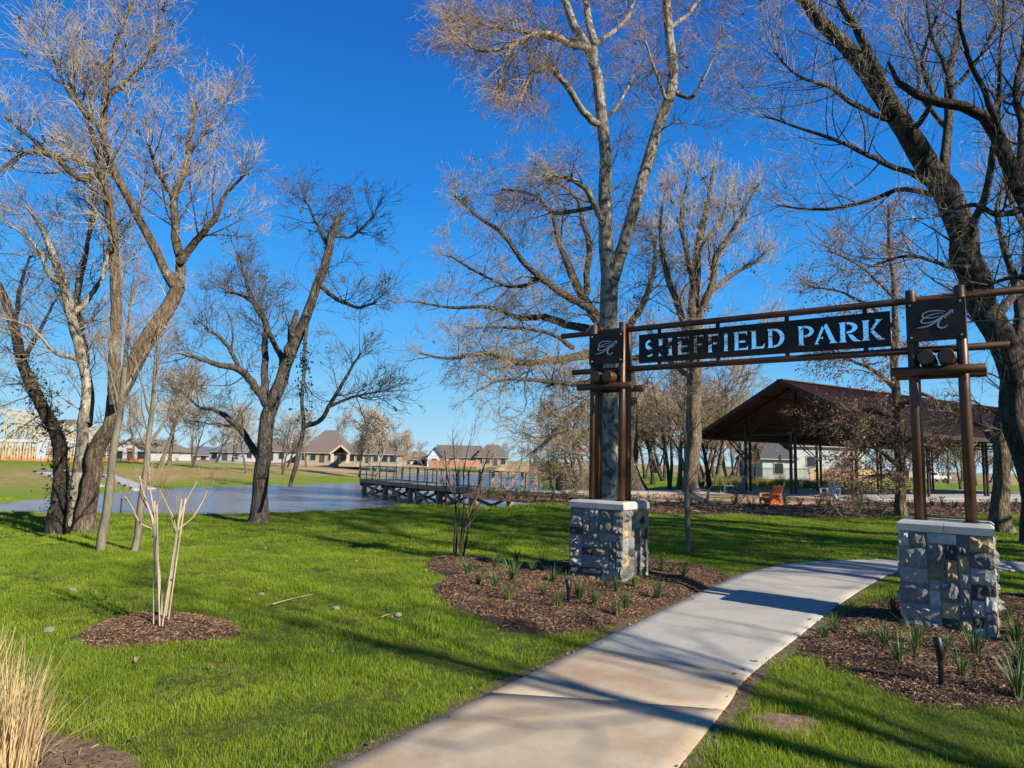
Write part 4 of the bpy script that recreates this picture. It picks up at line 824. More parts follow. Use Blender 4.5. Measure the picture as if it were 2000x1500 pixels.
# dense leaf mass low in the crown
# --- M big furrowed tree at right
om=G(2012,1066)
make_tree('huge_leaning_tree','huge dark furrowed trunk leaning left across the top right corner of the picture',[
 [(2040,1075,32,0),(2026,980,26,0),(2010,900,25,0),(1982,800,24,0),(1960,710,24,0),(1941,640,25,0),(1910,540,26,0),(1880,460,26,0),(1850,390,24,0),(1790,300,22,0),(1745,235,20,0),(1695,160,18,0),(1650,90,15,0),(1600,30,13,0),(1540,-40,11,0),(1480,-130,7,0)],
 [(1855,400,14,0),(1842,330,10,.6),(1848,250,8.5,1),(1852,160,7.5,1.4),(1870,80,6,1.8),(1880,0,4.5,2),(1890,-80,2.5,2.2)],
 [(1760,250,14,0),(1735,190,12,-.3),(1705,120,10,-.6),(1670,50,8,-.8),(1640,0,6.5,-1),(1610,-70,4,-1.2)],
 [(1890,490,11,0),(1900,440,8,-.5),(1925,380,7,-1),(1940,300,6,-1.4),(1950,200,5,-1.8),(1955,100,3.5,-2.2),(1960,0,2,-2.6)],
 [(1845,385,8,0),(1800,350,6.5,-.6),(1750,330,5.5,-1),(1690,300,4.5,-1.5),(1620,270,3.5,-2),(1560,250,2.5,-2.4),(1490,225,1.5,-2.8)],
 [(1830,380,6,0),(1760,370,5,.8),(1690,395,4,1.4),(1600,410,3,2),(1520,400,1.6,2.5)],
 [(1740,235,6,0),(1680,210,5,-.8),(1620,170,4,-1.2),(1560,150,2.6,-1.6),(1510,100,1.5,-2)],
 [(1945,620,9,0),(1985,560,7.5,.4),(2020,480,6,.8),(2050,400,4,1)],[(1965,720,10,.3),(1990,640,9,.5),(1985,560,8,.7),(1960,480,6,.9),(1950,400,4.5,1.1),(1975,320,3,1.3)],
 [(1850,250,5,1),(1800,190,4,1.5),(1790,120,3,1.9),(1760,40,1.8,2.2)],[(1850,180,5,1.3),(1900,130,4,1),(1940,60,3,.6),(1970,-20,1.8,.3)],[(1770,270,6,0),(1820,200,5,-.8),(1800,120,4,-1.2),(1830,30,2.5,-1.6)],
 [(1900,520,5,0),(1850,520,4,-1),(1780,500,3,-1.6),(1700,520,1.8,-2.2)]],
 om[1],[Lv(10,.28,1,46,15,2.3,10,.07,.05,.38,4),Lv(4,.15,1,38,14,1.4,7,.09,.04,.5),Lv(4,.15,1,36,15,.75,5,.11,.03,.6),Lv(2,.2,1,36,14,.36,3,.13,.02,.7)],B_OAK,T_PALE,20,om,sides=20,
 extra=[('moss_clump',1,50,.05,10,.03,L_MOSS,1.)],rmin=.0042,flare=.25,limb_weight=[.55,1,1,1,1.1,1,1,.8,.7,.9,1,.9,.8],K=30)
om2=G(1958,1042)
make_tree('pale_side_tree','pale grey trunk with a flared foot directly behind the right stone pillar edge',[
 [(1958,1046,19,0),(1957,980,15,0),(1955,900,14,0),(1962,820,13,0),(1975,740,12,0),(1990,640,11,0),(2005,540,9,0),(2010,430,7,0),(2000,320,4,0)],
 [(1958,880,6,0),(1920,840,4.5,.4),(1890,820,3,.8),(1860,830,1.6,1)],[(1985,680,6,0),(1940,600,5,1),(1900,560,3.5,1.5),(1870,500,2,2)],[(2008,460,5,0),(1970,380,4,.6),(1960,300,2.4,1)]],om2[1],
 [Lv(12,.2,1,50,15,1.6,8,.15,.03,.42,4),Lv(6,.15,1,43,15,.95,5,.15,.02,.5),Lv(4,.15,1,40,15,.55,4,.16,.02,.6)],B_GREY,T_GREY,22,om2,rmin=.005,flare=.6)
# --- N off-frame tree whose limbs reach in at the right edge
on_=np.array([11.2,12.2,0.])
make_tree('overhanging_tree','dark tree beyond the right edge whose thick limb sweeps into the sky',[
 [(2260,1110,30,0),(2240,900,26,0),(2190,700,24,0),(2130,560,22,0),(2060,470,20,0),(2010,400,17,0),(1985,340,15,0),(1955,270,13,0),(1915,222,11,0),(1860,205,10,0),(1800,190,8.5,0),(1755,160,6,0),(1735,120,3,0)],
 [(1990,350,10,0),(1995,260,8,.6),(1985,180,7,1),(2000,90,5,1.3),(2010,0,3,1.5)],[(1960,280,7,0),(1930,190,5.5,-.5),(1890,110,4.5,-1),(1870,20,3,-1.4)],
 [(2060,480,12,0),(2080,360,10,.5),(2060,240,8,1),(2040,100,6,1.4),(2050,-60,3,1.6)],[(1930,235,6,0),(1960,190,5,.8),(2000,180,3,1.3)],[(2010,400,9,0),(1960,420,6,-.8),(1900,400,4.4,-1.4),(1840,420,2.8,-2)],
 [(1860,205,6,0),(1850,140,4.5,.4),(1820,70,3.4,.8),(1810,0,2,1)],[(2120,590,9,0),(2040,560,6,-.6),(1980,540,4.5,-1),(1910,570,2.6,-1.5)]],12.2,
 [Lv(10,.25,1,46,15,1.8,8,.10,.04,.4,4),Lv(5,.15,1,40,15,1.05,6,.12,.03,.5),Lv(4,.15,1,38,15,.55,4,.14,.02,.6)],B_DARK,T_GREY,24,on_,rmin=.004,flare=.2)
# ------------------------------------------------------------------ generic bare trees (prototypes at the origin)
def auto_tree(name,h,seed,bm,tm,dense=(9,6,5,3),rmin=.012,spread=1.,up=.06,trunk_r=.22,leaf=None,multi=1,wig=.14,t0=.28,droop=0.):
    r=np.random.default_rng(seed); PP=[];RR=[]
    for s_ in range(multi):
        K=14; p=np.zeros((K,3)); d=np.array([r.normal(0,.08 if multi==1 else .25),r.normal(0,.08 if multi==1 else .25),1.]); 
        p[0]=[r.normal(0,.15)*(multi>1),r.normal(0,.15)*(multi>1),-.1]
        for k in range(1,K): d=d+r.normal(0,.07,3)+np.array([0,0,.03]); d/=np.linalg.norm(d); p[k]=p[k-1]+d*h*.78/(K-1)
        q=trunk_r/(multi**.5)*(1-np.linspace(0,1,K)**1.1*.85); q[0]*=1.5; q[1]*=1.12; PP.append(p);RR.append(q)
    P=np.array(PP);Rr=np.array(RR)
    root=empty(name,(0,0,0)); tr=[tubes(P,Rr,8,r,.03)]
    l1=grow(P,Rr,dense[0]*2//multi,t0,1,44*spread,12,h*.42,9,wig,up,.55,r,rmin=rmin*1.6,tlen=.45,drop=droop); tr.append(tubes(l1[0],l1[1],5))
    V,F_=join(tr); mesh_np('trunk',V,F_,bm,root,smooth=True)
    l2=grow(*l1,dense[1],.2,1,40*spread,14,h*.19,6,wig*1.1,up,.55,r,rmin=rmin,drop=droop); l3=grow(*l2,dense[2],.2,1,40,14,h*.10,4,wig*1.1,up*.6,.6,r,rmin=rmin*.8,drop=droop)
    prt=[tubes(*l2,3),tubes(*l3,3)]
    if dense[3]: l4=grow(*l3,dense[3],.2,1,38,14,h*.055,3,wig,up*.5,.7,r,rmin=rmin*.7,drop=droop); prt.append(tubes(*l4,3))
    V,F_=join(prt); mesh_np('crown',V,F_,tm,root)
    if leaf:
        V,F_=leafclumps(l3[0],leaf[0],leaf[1],leaf[2],r,leaf[3]); e=mesh_np('foliage',V,F_,leaf[4],root); e['kind']='stuff'
    return root
def place(root,x,y,rz,s_,label,group=None,first=[set()]):
    z=gz(x,y)-.05
    if root.name not in first[0]:
        first[0].add(root.name); root.location=(x,y,z); root.rotation_euler=(0,0,rz); root.scale=(s_,)*3 if not hasattr(s_,'__len__') else s_; tag(root,label,'tree',group); return root
    c=copy_tree(root,(x,y,z),rz,s_,label); c['category']='tree'
    if group: c['group']=group
    elif 'group' in c.keys(): del c['group']
    return c
TA=auto_tree('bare_tree',12,41,B_GREY,T_PALE,(10,6,4,2),.022); TB=auto_tree('bare_tree',12,42,B_OAK,T_GREY,(9,6,4,2),.019,wig=.22,multi=2); TC=auto_tree('bare_tree',12,43,B_GREY,T_GREY,(11,6,4,2),.021,up=.12,spread=.85)
TD=auto_tree('leafy_brown_tree',10,44,B_DARK,T_GREY,(9,5,4,1),.014,multi=2,leaf=(900,.2,3,.12,L_BROWN)); TE=auto_tree('olive_tree',9,45,B_DARK,T_GREY,(9,5,4,0),.014,leaf=(700,.2,4,.10,L_OLIVE),t0=.15)
TW=auto_tree('yellow_willow',8,46,B_DARK,mat('twig_yellow',(.36,.27,.05),.8,(.28,.2,.05),2,3),(9,6,6,2),.014,droop=.25,leaf=(800,.25,4,.12,L_YEL),t0=.15)
TP=auto_tree('pale_dense_tree',12,47,B_PALE,T_PALE,(12,8,5,2),.030,multi=3,up=.10,spread=.9,t0=.12)
TH=auto_tree('tall_bare_tree',17,49,B_OAK,T_GREY,(8,4,2,0),.026,wig=.16,t0=.3,trunk_r=.42)
TC2=auto_tree('high_crowned_tree',18,50,B_OAK,T_GREY,(9,5,3,0),.020,wig=.15,t0=.52,trunk_r=.24,spread=1.15)
TC3=auto_tree('very_tall_tree',21,51,B_OAK,T_GREY,(9,5,3,0),.020,wig=.16,t0=.62,trunk_r=.22,spread=1.1)
TS=auto_tree('sparse_bare_tree',12,48,B_GREY,T_GREY,(6,4,3,0),.016,wig=.12,t0=.35)
YG=lambda px,Y:(A(px,900,Y)[0],Y)
# across the lake
for px,Y,pr_,s_,lab in ((312,80,TA,1.05,'bare tree with pale trunk across the lake, left of a thinner pair mate'),(330,86,TC,1.1,'bare tree with pale trunk close behind its pair mate across the lake'),(377,84,TB,.8,'small bare tree with thin white trunk on the far bank'),
  (484,82,TA,.75,'bare tree with flared white trunk on the far bank behind the broken limb tree'),(553,86,TB,.8,'bare tree on far bank just right of the broken limb tree trunk')):
    x,y=YG(px,Y); place(pr_,x,y,px,s_,lab)
for px,Y,pr_,s_,lab in ((735,95,TP,(1.05,1.05,.88),'large rounded pale bare tree in front of the gabled house across the lake'),(780,103,TP,(.75,.75,.66),'smaller rounded bare tree at right end of the gabled house'),(703,98,TC,.66,'dark upright bare tree left of the large rounded tree across the lake'),
  (966,150,TA,.62,'bare tree standing beside the low brown roofed house at the right'),(1078,72,TW,.72,'yellow leaved willow right of the pier'),(420,112,TD,.95,'brown leaved tree before the pale blue house across the lake'),(455,125,TB,1.,'wide bare tree before the half hidden white house'),(600,120,TA,.9,'thin bare tree left of the highest brown roof'),(262,104,TC,.9,'slim bare tree before the white gabled house'),(560,110,TD,.75,'orange brown leaved tree behind the broken limb tree'),(655,150,TC,.9,'thin bare tree behind the two brown roofed houses')):
    x,y=YG(px,Y); place(pr_,x,y,px*1.3,s_,lab)
gw='trees of the woods beyond the patio'
k=0
for px,Y,pr_,s_ in ((1132,60,TD,1.0),(1158,75,TE,1.0),(1192,66,TD,1.05),(1215,90,TC,1.1),(1262,74,TB,1.05),(1275,55,TE,.85),(1290,95,TA,1.15),(1300,64,TD,1.0),(1310,47,TB,.85),(1325,44,TC,.8),(1345,80,TB,1.1),(1372,52,TB,.95),(1378,70,TD,1.05),(1385,46,TE,.8),(1395,90,TC,1.1),(1398,58,TA,1.0),(1418,75,TD,1.0),(1435,62,TB,.85),(1450,95,TB,1.1),(1475,75,TD,.9),(1500,100,TB,1.0),(1540,110,TD,1.0),(1235,100,TB,1.1),(1170,110,TB,1.1),(1110,115,TD,.9),(1340,120,TD,1.3),(1420,120,TD,1.2),(1280,125,TD,1.3)):
    x,y=YG(px,Y); k+=1; place(pr_,x,y,k*1.7,s_,'bare or brown leaved tree in the dense woods between pier and pavilion',gw)
gr='trees far behind the pavilion'
for px,Y,pr_,s_ in ((1745,100,TB,.7),(1790,130,TC,.8),(1830,110,TD,.7),(1850,90,TA,.75),(1880,120,TB,.9),(1905,85,TC,.75),(1930,110,TD,.8),(1965,95,TB,.8),(1990,130,TD,.9),(2040,100,TA,.8),(2100,120,TB,.9),(1700,130,TD,.7),(1765,75,TB,.6),(1875,64,TB,.7)):
    x,y=YG(px,Y); k+=1; place(pr_,x,y,k*1.7,s_,'bare tree in the distance seen beneath or beside the pavilion roof',gr)
gf='trees on the horizon'
for i in range(34):
    px=-100+i*34+rng.uniform(-10,10); Y=rng.uniform(230,330); x,y=YG(px,Y); place((TB,TD,TC)[i%3],x,y,i*2.1,rng.uniform(.55,.85),'small distant bare tree on the horizon beyond the houses',gf)
for i in range(30):
    px=1000+i*40+rng.uniform(-10,10); Y=rng.uniform(170,240); x,y=YG(px,Y); place((TB,TD,TC)[i%3],x,y,i*2.1,rng.uniform(.6,.9),'small distant bare tree on the horizon beyond the houses',gf)
# trees right of and behind the viewer (their shadows cross the lawn and path)
for (x,y,pr_,s_,lab) in ((16,8.,TH,1.0,'bare tree right of the view near the right stone pillar'),(21,15,TH,1.,'bare tree far right of the view beyond the huge leaning tree'),(9.5,-2.2,TS,.9,'sparse bare tree beside the viewer at right'),(12.5,-.6,TC3,1.0,'very tall bare tree with a clear lower trunk right of the viewer'),(13.6,2.2,TC3,.95,'very tall bare tree just beyond the right edge of the view'),(13.9,9.6,TH,.85,'large bare tree out of view right of the right stone pillar'),(18.6,-1.,TC2,1.05,'high crowned bare tree further right of the viewer'),(20.8,-.8,TC2,1.1,'high crowned bare tree far right of the viewer'),(26,22,TA,1.2,'bare tree off to the right near the pavilion'),(11.8,7.4,TB,.85,'bare tree just outside the right edge beside the path'),(14.5,11.5,TH,.8,'bare tree outside the right edge beyond the path'),(21,5.5,TH,1.05,'bare tree further right of the path'),(27,12,TC,1.3,'bare tree standing far out on the right lawn')):
    place(pr_,x,y,x*1.1,s_,lab)
# ------------------------------------------------------------------ sapling with stakes, crape myrtle
def stems(name,label,base,specs,levels,bm,tm,seed,origin_z=0.,rmin=.0018,sides=8):
    r=np.random.default_rng(seed); root=empty(name,base,0,label,'sapling')
    PP=[];RR=[]
    for lb in specs:
        p,q=limb_px(lb,base[1],K=12,r=r,wob=.15); q=np.maximum(q*.72,.002); PP.append(p);RR.append(q)
    for p,q in zip(PP,RR):
        V,F_=tubes(p[None],q[None],sides); mesh_np('stem',V,F_,bm,root,smooth=True,origin=base)
    P=np.array(PP);Q=np.array(RR); parts=[];cur=(P,Q)
    for lv in levels:
        lv=dict(lv); sd=lv.pop('sides',3); cur=grow(cur[0],cur[1],r=r,rmin=rmin,**lv); parts.append(tubes(*cur,sd))
    V,F_=join(parts); mesh_np('twigs',V,F_,tm,root,origin=base); return root
bs=G(312,1226); 
sap=stems('staked_sapling','two stemmed bare sapling tied to four pale stakes in a mulch ring',np.array([bs[0],bs[1],.05]),[
 [(316,1230,5,0),(312,1150,4.8,0),(306,1090,4.4,0),(303,1040,4,0),(296,1005,3.2,0),(284,975,2.6,0),(272,930,1.8,0)],[(303,1040,3.2,0),(300,1000,2.6,.05),(294,960,2,.1),(290,900,1.2,.12)],[(297,1033,2.4,0),(272,1020,2,-.05),(258,990,1.6,-.08),(243,968,1.1,-.1)],
 [(318,1230,5,0),(328,1160,4.6,0),(338,1090,4.2,0),(344,1045,3.8,0),(350,1015,3,0),(360,985,2.2,.05),(385,940,1.4,.1)],[(346,1035,3,0),(375,1012,2.2,.05),(395,980,1.7,.1),(408,950,1.1,.12)],[(344,1040,2.6,0),(338,1010,2,-.05),(325,985,1.6,-.1),(312,955,1.2,-.14)]],
 [Lv(5,.55,1,30,8,.42,6,.05,.14,.6,3),Lv(3,.2,1,28,8,.22,4,.05,.12,.65,3)],mat('sapling_bark',(.30,.22,.14),.8,(.40,.31,.21),8,4,bump=.2),T_RED,30,rmin=.0017)
M_STAKE=mat('pale_stake',(.42,.32,.20),.8,(.52,.41,.28),20,3); M_TIE=mat('green_tie',(.03,.10,.06),.7)
for a,b_ in (((300,1226),(302,978)),((312,1229),(306,986)),((316,1229),(355,975)),((327,1223),(362,973))):
    p0=G(a[0],a[1],.05); Yd=p0[1]-.02; mb=MB(); mb.cyl(p0,A(b_[0],b_[1],Yd),.0065,n=7); mb.build('stake',M_STAKE,sap,origin=sap.location)
for cx,cy,w_ in ((303,1048,7),(304,1132,7),(345,1038,7),(332,1131,7)):
    c=A(cx,cy,bs[1]); mb=MB(); mb.cyl(c-np.array([0,0,.006]),c+np.array([0,0,.006]),w_*bs[1]/F,n=10); mb.build('tie',M_TIE,sap,origin=sap.location)
bc=G(893,1096)
stems('crape_myrtle','leafless many stemmed crape myrtle with dark stems at left end of mulch bed',np.array([bc[0],bc[1],.1]),[
 [(886,1100,2.8,0),(888,1040,2.5,0),(890,980,2.2,0),(876,940,1.6,-.1),(868,880,1,-.2)],[(890,1100,2.6,.05),(893,1040,2.4,.05),(898,980,2,.1),(890,920,1.4,.15),(884,850,.9,.2)],
 [(896,1100,2.6,0),(902,1040,2.4,-.05),(906,985,2,-.1),(906,920,1.4,-.15),(918,860,.9,-.2)],[(902,1098,3,.1),(914,1040,2.8,.15),(926,975,2.4,.2),(940,930,1.6,.3),(955,880,1,.35)],
 [(899,1098,2.2,-.1),(908,1030,2,-.1),(920,985,1.6,-.15),(935,960,1.1,-.2)],[(888,985,1.8,0),(872,960,1.4,.1),(862,930,.9,.2)]],
 [Lv(8,.4,1,32,9,.75,6,.05,.12,.6,3),Lv(3,.2,1,30,9,.35,4,.06,.1,.65,3)],B_DARK,T_RED,31,rmin=.0026)
ORD='first second third fourth fifth sixth seventh eighth ninth tenth eleventh twelfth thirteenth fourteenth fifteenth sixteenth seventeenth eighteenth nineteenth twentieth'.split()
ORD+=['twenty-'+w_ for w_ in ORD[:9]]+['thirtieth']+['thirty-'+w_ for w_ in ORD[:9]]
# ------------------------------------------------------------------ liriope clumps
M_LIR=leafy('liriope_blade',(.035,.08,.02),(.13,.19,.06),.2,.3,6.)
LIRP=[]
for i in range(5):
    r=np.random.default_rng(200+i); V,F_=blades(46,.27,.0,.0075,.75,r,k=5,baser=.025,hvar=.5,powr=1.6); V2,F2=blades(6,.22,0,.005,1.,r,k=5,baser=.03)
    LIRP.append(mesh_np('liriope_clump',np.concatenate([V,V2]),np.concatenate([F_,F2+len(V)]),[M_LIR,M_STRAWB],link=False,mi=[0]*len(F_)+[1]*len(F2)))
def liri(px,py,hf,s_,i,label,group):
    q=G(px,py,.075); o=LIRP[i%5].copy(); COL.objects.link(o); z=float(hf(q[None,:2])[0]); o.location=(q[0],q[1],z-.005); o.rotation_euler=(0,0,i*1.37); o.scale=(s_*1.05,s_*1.05,s_); tag(o,label,'plant',group)
for i,(px,py,s_) in enumerate(sorted([(914,1122,1.15),(935,1142,.9),(966,1148,1.),(1002,1138,1.3),(966,1112,.9),(1008,1104,1.),(1080,1135,.9),(992,1173,1.1),(1062,1165,.8),(1090,1187,.8),(1130,1172,1.1),(1104,1147,.8),(1162,1184,.9),(1202,1198,1.),(1222,1186,.9),(1205,1160,1.),(1240,1150,1.),(1284,1165,1.1),(1182,1146,.6),(1290,1115,1.),(1312,1118,.8),(1335,1130,.9),(1040,1118,.8),(1060,1106,.9)],key=lambda q_:q_[0])):
    liri(px,py,HL,s_,i,ORD[i]+' spiky green grass clump from the left in the left pillar mulch bed','grass clumps in the left mulch bed')
for i,(px,py,s_) in enumerate(sorted([(1610,1240,.8),(1632,1225,.8),(1690,1245,.7),(1745,1195,1.1),(1722,1180,.8),(1728,1258,.9),(1755,1290,1.),(1790,1252,1.1),(1785,1272,.9),(1905,1275,1.1),(1880,1315,1.),(1875,1230,.7),(1985,1250,1.2),(1992,1300,1.2),(1988,1350,1.3),(1660,1190,.8),(1968,1210,1.),(1850,1262,.7)],key=lambda q_:q_[0])):
    liri(px,py,HR,s_,i+2,ORD[i]+' spiky green grass clump from the left in the right pillar mulch bed','grass clumps in the right mulch bed')
# bed lights
M_BLK=mat('black_metal',(.012,.012,.013),.45,metal=.3)
for (px,py,h_,lab,hf) in ((1110,1172,.24,'short black bed light beside the left stone pillar',HL),(1838,1322,.30,'short black bed light in front of the right stone pillar',HR)):
    q=G(px,py,.1); r0=empty('bed_light',(q[0],q[1],.08),.5,lab,'light'); mb=MB(); mb.cyl((0,0,-.09),(0,0,h_*.62),.019,n=14); mb.build('stake_post',M_BLK,r0)
    mb=MB(); mb.cyl((0,-.01,h_*.58),(0,.02,h_*1.0),.027,.031,n=16,bev=.003); mb.build('lamp_head',M_BLK,r0,smooth=True); mb=MB(); mb.box((0,0,h_*.6),(.02,.05,.07)); mb.build('bracket',M_BLK,r0)
# ------------------------------------------------------------------ straw grass at left foreground
M_STR=leafy('straw_blade',(.48,.33,.15),(.66,.50,.27),.25,.3,9.)
for (px,py,s_,sd_,lab) in ((5,1500,.88,1,'tall clump of dry straw coloured grass at the bottom left corner'),(-70,1440,.85,2,'second straw grass clump half outside the left edge')):
    q=G(px,py+30,0); r=np.random.default_rng(300+sd_); root=empty('straw_grass',(q[0],q[1],0),0,lab,'plant')
    V,F_=blades(330,.78*s_,.03,.0055,.42,r,k=7,baser=.10,hvar=.6,powr=1.9); mesh_np('upright_stalks',V,F_,M_STR,root)['kind']='stuff'
    V,F_=blades(90,.5*s_,.03,.005,1.5,r,k=8,baser=.12,hvar=.5,powr=1.2); mesh_np('drooping_blades',V,F_,M_STR,root)['kind']='stuff'
# ------------------------------------------------------------------ shrubs along the patio border
M_SH=leafy('shrub_leaf',(.03,.055,.012),(.12,.15,.035),.2,.4,4.)
def shrub():
    r=np.random.default_rng(77); root=empty('border_shrub',(0,0,0)); P=np.zeros((7,2,3)); P[:,1]=np.stack([r.normal(0,.09,7),r.normal(0,.09,7),r.uniform(.2,.36,7)],1); V,F_=tubes(P,np.full((7,2),.006),4); mesh_np('stem',V,F_,T_DARK,root)
    n_=150; t=r.uniform(.25,1.1,n_); i=r.integers(0,7,n_); c=P[i,1]*t[:,None]+r.normal(0,.035,(n_,3)); a=r.normal(0,1,(n_,3))+np.array([0,0,1.2]); a/=np.linalg.norm(a,axis=1)[:,None]; b_=np.cross(a,r.normal(0,1,(n_,3))); b_/=np.linalg.norm(b_,axis=1)[:,None]; s_=.035
    V=np.stack([c,c+a*s_+b_*s_*.45,c+a*s_*2,c+a*s_-b_*s_*.45],1).reshape(-1,3); mesh_np('leaves',V,np.arange(n_*4).reshape(-1,4),M_SH,root); return root
sh0=shrub(); first=True
for i,px in enumerate([952,968,985,1010,1028,1046,1080,1108,1131,1206,1222,1240,1270,1305,1330,1366,1403,1438,1466,1498,1533,1563,1600,1620,1640,1676,1694,1719,1747,1777,1821,1840,1866,1925,1985]):
    py=970+ (px-950)*.05 if px<1250 else 987+3*math.sin(px)+(2 if px>1560 else 0)
    q=G(px,py+3,.08); s_=1.05+.25*math.sin(i*2.3); s_*= .9 if px>1600 else 1.
    if first: sh=sh0; sh.location=(q[0],q[1],.08); sh.scale=(s_,)*3; first=False
    else: sh=copy_tree(sh0,(q[0],q[1],.08),i*1.1,s_)
    tag(sh,ORD[i]+' leafy green shrub from the left in the mulch border along the patio','shrub','shrubs in the patio border')
# ------------------------------------------------------------------ chairs
def chair(name,m):
    root=empty(name,(0,0,0)); # faces -Y
    for k in range(5):
        mb=MB(); mb.box((0,-.26+k*.11,.36-k*.03),(.52,.10,.02),M=Matrix.Rotation(-.28,3,'X')); mb.build('seat_slat',m,root)
    for k in range(5):
        x=(k-2)*.105; mb=MB(); hh=.78-.05*abs(k-2); mb.bar((x,.20,.24),(x*1.15,.20+hh*.42,.24+hh*.9),.095,.018,up=(0,-1,.4)); mb.build('back_slat',m,root)
    for z in (.42,.78):
        mb=MB(); mb.box((0,.21+(z-.24)*.45+.02,z),(.54,.025,.07)); mb.build('back_rail',m,root)
    for sx in (-1,1):
        mb=MB(); mb.box((sx*.30,-.02,.55),(.12,.68,.022)); mb.build('arm',m,root)
        mb=MB(); mb.box((sx*.28,-.30,.27),(.035,.10,.54)); mb.build('leg',m,root)
        mb=MB(); mb.bar((sx*.255,-.30,.36),(sx*.255,.52,.02),.03,.12); mb.build('side_rail',m,root)
        mb=MB(); mb.bar((sx*.28,.26,.16),(sx*.28,.30,.54),.03,.08,up=(0,1,0)); mb.build('arm_support',m,root)
    return root
def pchair(name,m,px,py,rz,lab,s_=1.05):
    q=G(px,py,.05); c=chair(name,m); c.location=(q[0],q[1],.05); c.rotation_euler=(0,0,rz); c.scale=(s_,)*3; tag(c,lab,'chair'); return c
M_OR=mat('orange_paint',(.95,.20,.015),.5); M_GY=mat('grey_paint',(.11,.125,.12),.6); M_LG=mat('pale_grey_paint',(.42,.44,.45),.6)
pchair('garden_chair',M_OR,1505,989,-1.15,'bright orange slatted garden chair on the gravel patio',.92)
pchair('garden_chair',M_GY,1366,988,-1.9,'dark grey slatted garden chair seen from behind, nearest the slender tree',1.15)
pchair('garden_chair',M_GY,1438,964,-1.5,'dark grey slatted chair beside a low table at the patio back',1.1)
pchair('garden_chair',M_LG,1622,979,-.9,'pale grey slatted chair under the pavilion corner',1.1)
q=G(1420,964,.05); tb=empty('side_table',(q[0],q[1],.05),.3,'low dark side table beside the grey chair at the patio back','table')
mb=MB(); mb.box((0,0,.45),(.7,.5,.04)); mb.build('table_top',M_GY,tb)
for a in (-1,1):
    for b_ in (-1,1): mb=MB(); mb.box((a*.3,b_*.2,.21),(.05,.05,.43)); mb.build('leg',M_GY,tb)
# bin
q=G(1095,961); bn=empty('litter_bin',(q[0],q[1],0),0,'dark slatted litter bin on the lawn left of the left stone pillar','bin')
mb=MB(); mb.cyl((0,0,.03),(0,0,.95),.25,n=16); mb.build('liner',M_BLK,bn)
for k in range(16):
    a=k*math.pi/8; c,s_=math.cos(a),math.sin(a); mb=MB(); mb.box((c*.275,s_*.275,.5),(.02,.07,.92),M=[[c,-s_,0],[s_,c,0],[0,0,1]]); mb.build('slat',mat('bin_brown',(.045,.02,.012),.5),bn)
mb=MB(); mb.cyl((0,0,.95),(0,0,1.03),.31,.26,n=18); mb.build('lid',M_BLK,bn)
# ------------------------------------------------------------------ pier
M_WD=mat('pier_wood',(.30,.16,.085),.85,(.44,.26,.15),5,5,stretch=(1,1,1),bump=.3); M_WDD=mat('pier_dark_wood',(.045,.028,.02),.8,(.08,.05,.035),5,4); M_RAIL=mat('rail_dark_metal',(.035,.028,.024),.5)
pf=A(703,942,56.); pn_=A(962,965,38.); pe=A(1046,962,38.)
pier=empty('pier',(pn_[0],pn_[1],0),0,'long brown fishing pier with dark cable railing standing over the lake','pier'); PO=np.array(pier.location)
zf,zn=-.22,-.14
f2=np.array([pf[0],pf[1]]);n2=np.array([pn_[0],pn_[1]]); u=(n2-f2)/np.linalg.norm(n2-f2); L=np.linalg.norm(n2-f2); v=np.array([-u[1],u[0]]);
if v[1]<0: v=-v
Wp=3.2
def PP_(t,s_,z): zz=zf+(zn-zf)*t/L; q=f2+u*t+v*s_; return np.array([q[0],q[1],zz+z])
nb=46
for k in range(int(L/.29)):
    t=.145+k*.29; mb=MB(); mb.bar(PP_(t,-.02,-.02),PP_(t,Wp+.02,-.02),.275,.04); mb.build('deck_board',M_WD,pier,origin=PO)
for s_ in (0,Wp):
    mb=MB(); mb.bar(PP_(0,s_,-.17),PP_(L,s_,-.17),.07,.26); mb.build('fascia_beam',M_WD,pier,origin=PO)
    npst=15
    for k in range(npst+1):
        t=L*k/npst; mb=MB(); mb.bar(PP_(t,s_-.0,-.28),PP_(t,s_,1.04),.07,.07,up=(u[0],u[1],0)); mb.build('rail_post',M_RAIL,pier,origin=PO)
    mb=MB(); mb.bar(PP_(-.05,s_,1.06),PP_(L,s_,1.06),.12,.045); mb.build('top_rail',M_WDD,pier,origin=PO)
    mb=MB()
    for z in np.linspace(.12,.95,8): mb.bar(PP_(0,s_,z),PP_(L,s_,z),.026,.026)
    c_=mb.build('cable',mat('steel_cable',(.55,.56,.53),.4,metal=.6),pier,origin=PO)
mb=MB(); mb.bar(PP_(0,0,1.06),PP_(0,Wp,1.06),.12,.045); mb.build('top_rail',M_WDD,pier,origin=PO)
mb=MB()
for z in np.linspace(.12,.95,8): mb.bar(PP_(0,0,z),PP_(0,Wp,z),.012,.012)
mb.build('cable',MATS['steel_cable'],pier,origin=PO)
for t in (.4,5.,9.6,14.2,18.6):
    for s_ in (.25,Wp-.25):
        mb=MB(); mb.bar(PP_(t,s_,-.3),PP_(t,s_,-2.6),.32,.32,up=(u[0],u[1],0)); mb.build('pile',M_WD,pier,origin=PO)
    mb=MB(); mb.bar(PP_(t,-.1,-.42),PP_(t,Wp+.1,-.42),.14,.26); mb.build('cross_beam',M_WDD,pier,origin=PO)
    mb=MB(); mb.bar(PP_(t,.3,-.5),PP_(t+.0,Wp-.3,-1.5),.06,.18); mb.build('brace',M_WD,pier,origin=PO); mb=MB(); mb.bar(PP_(t+.1,.3,-1.5),PP_(t+.1,Wp-.3,-.5),.06,.18); mb.build('brace',M_WD,pier,origin=PO)
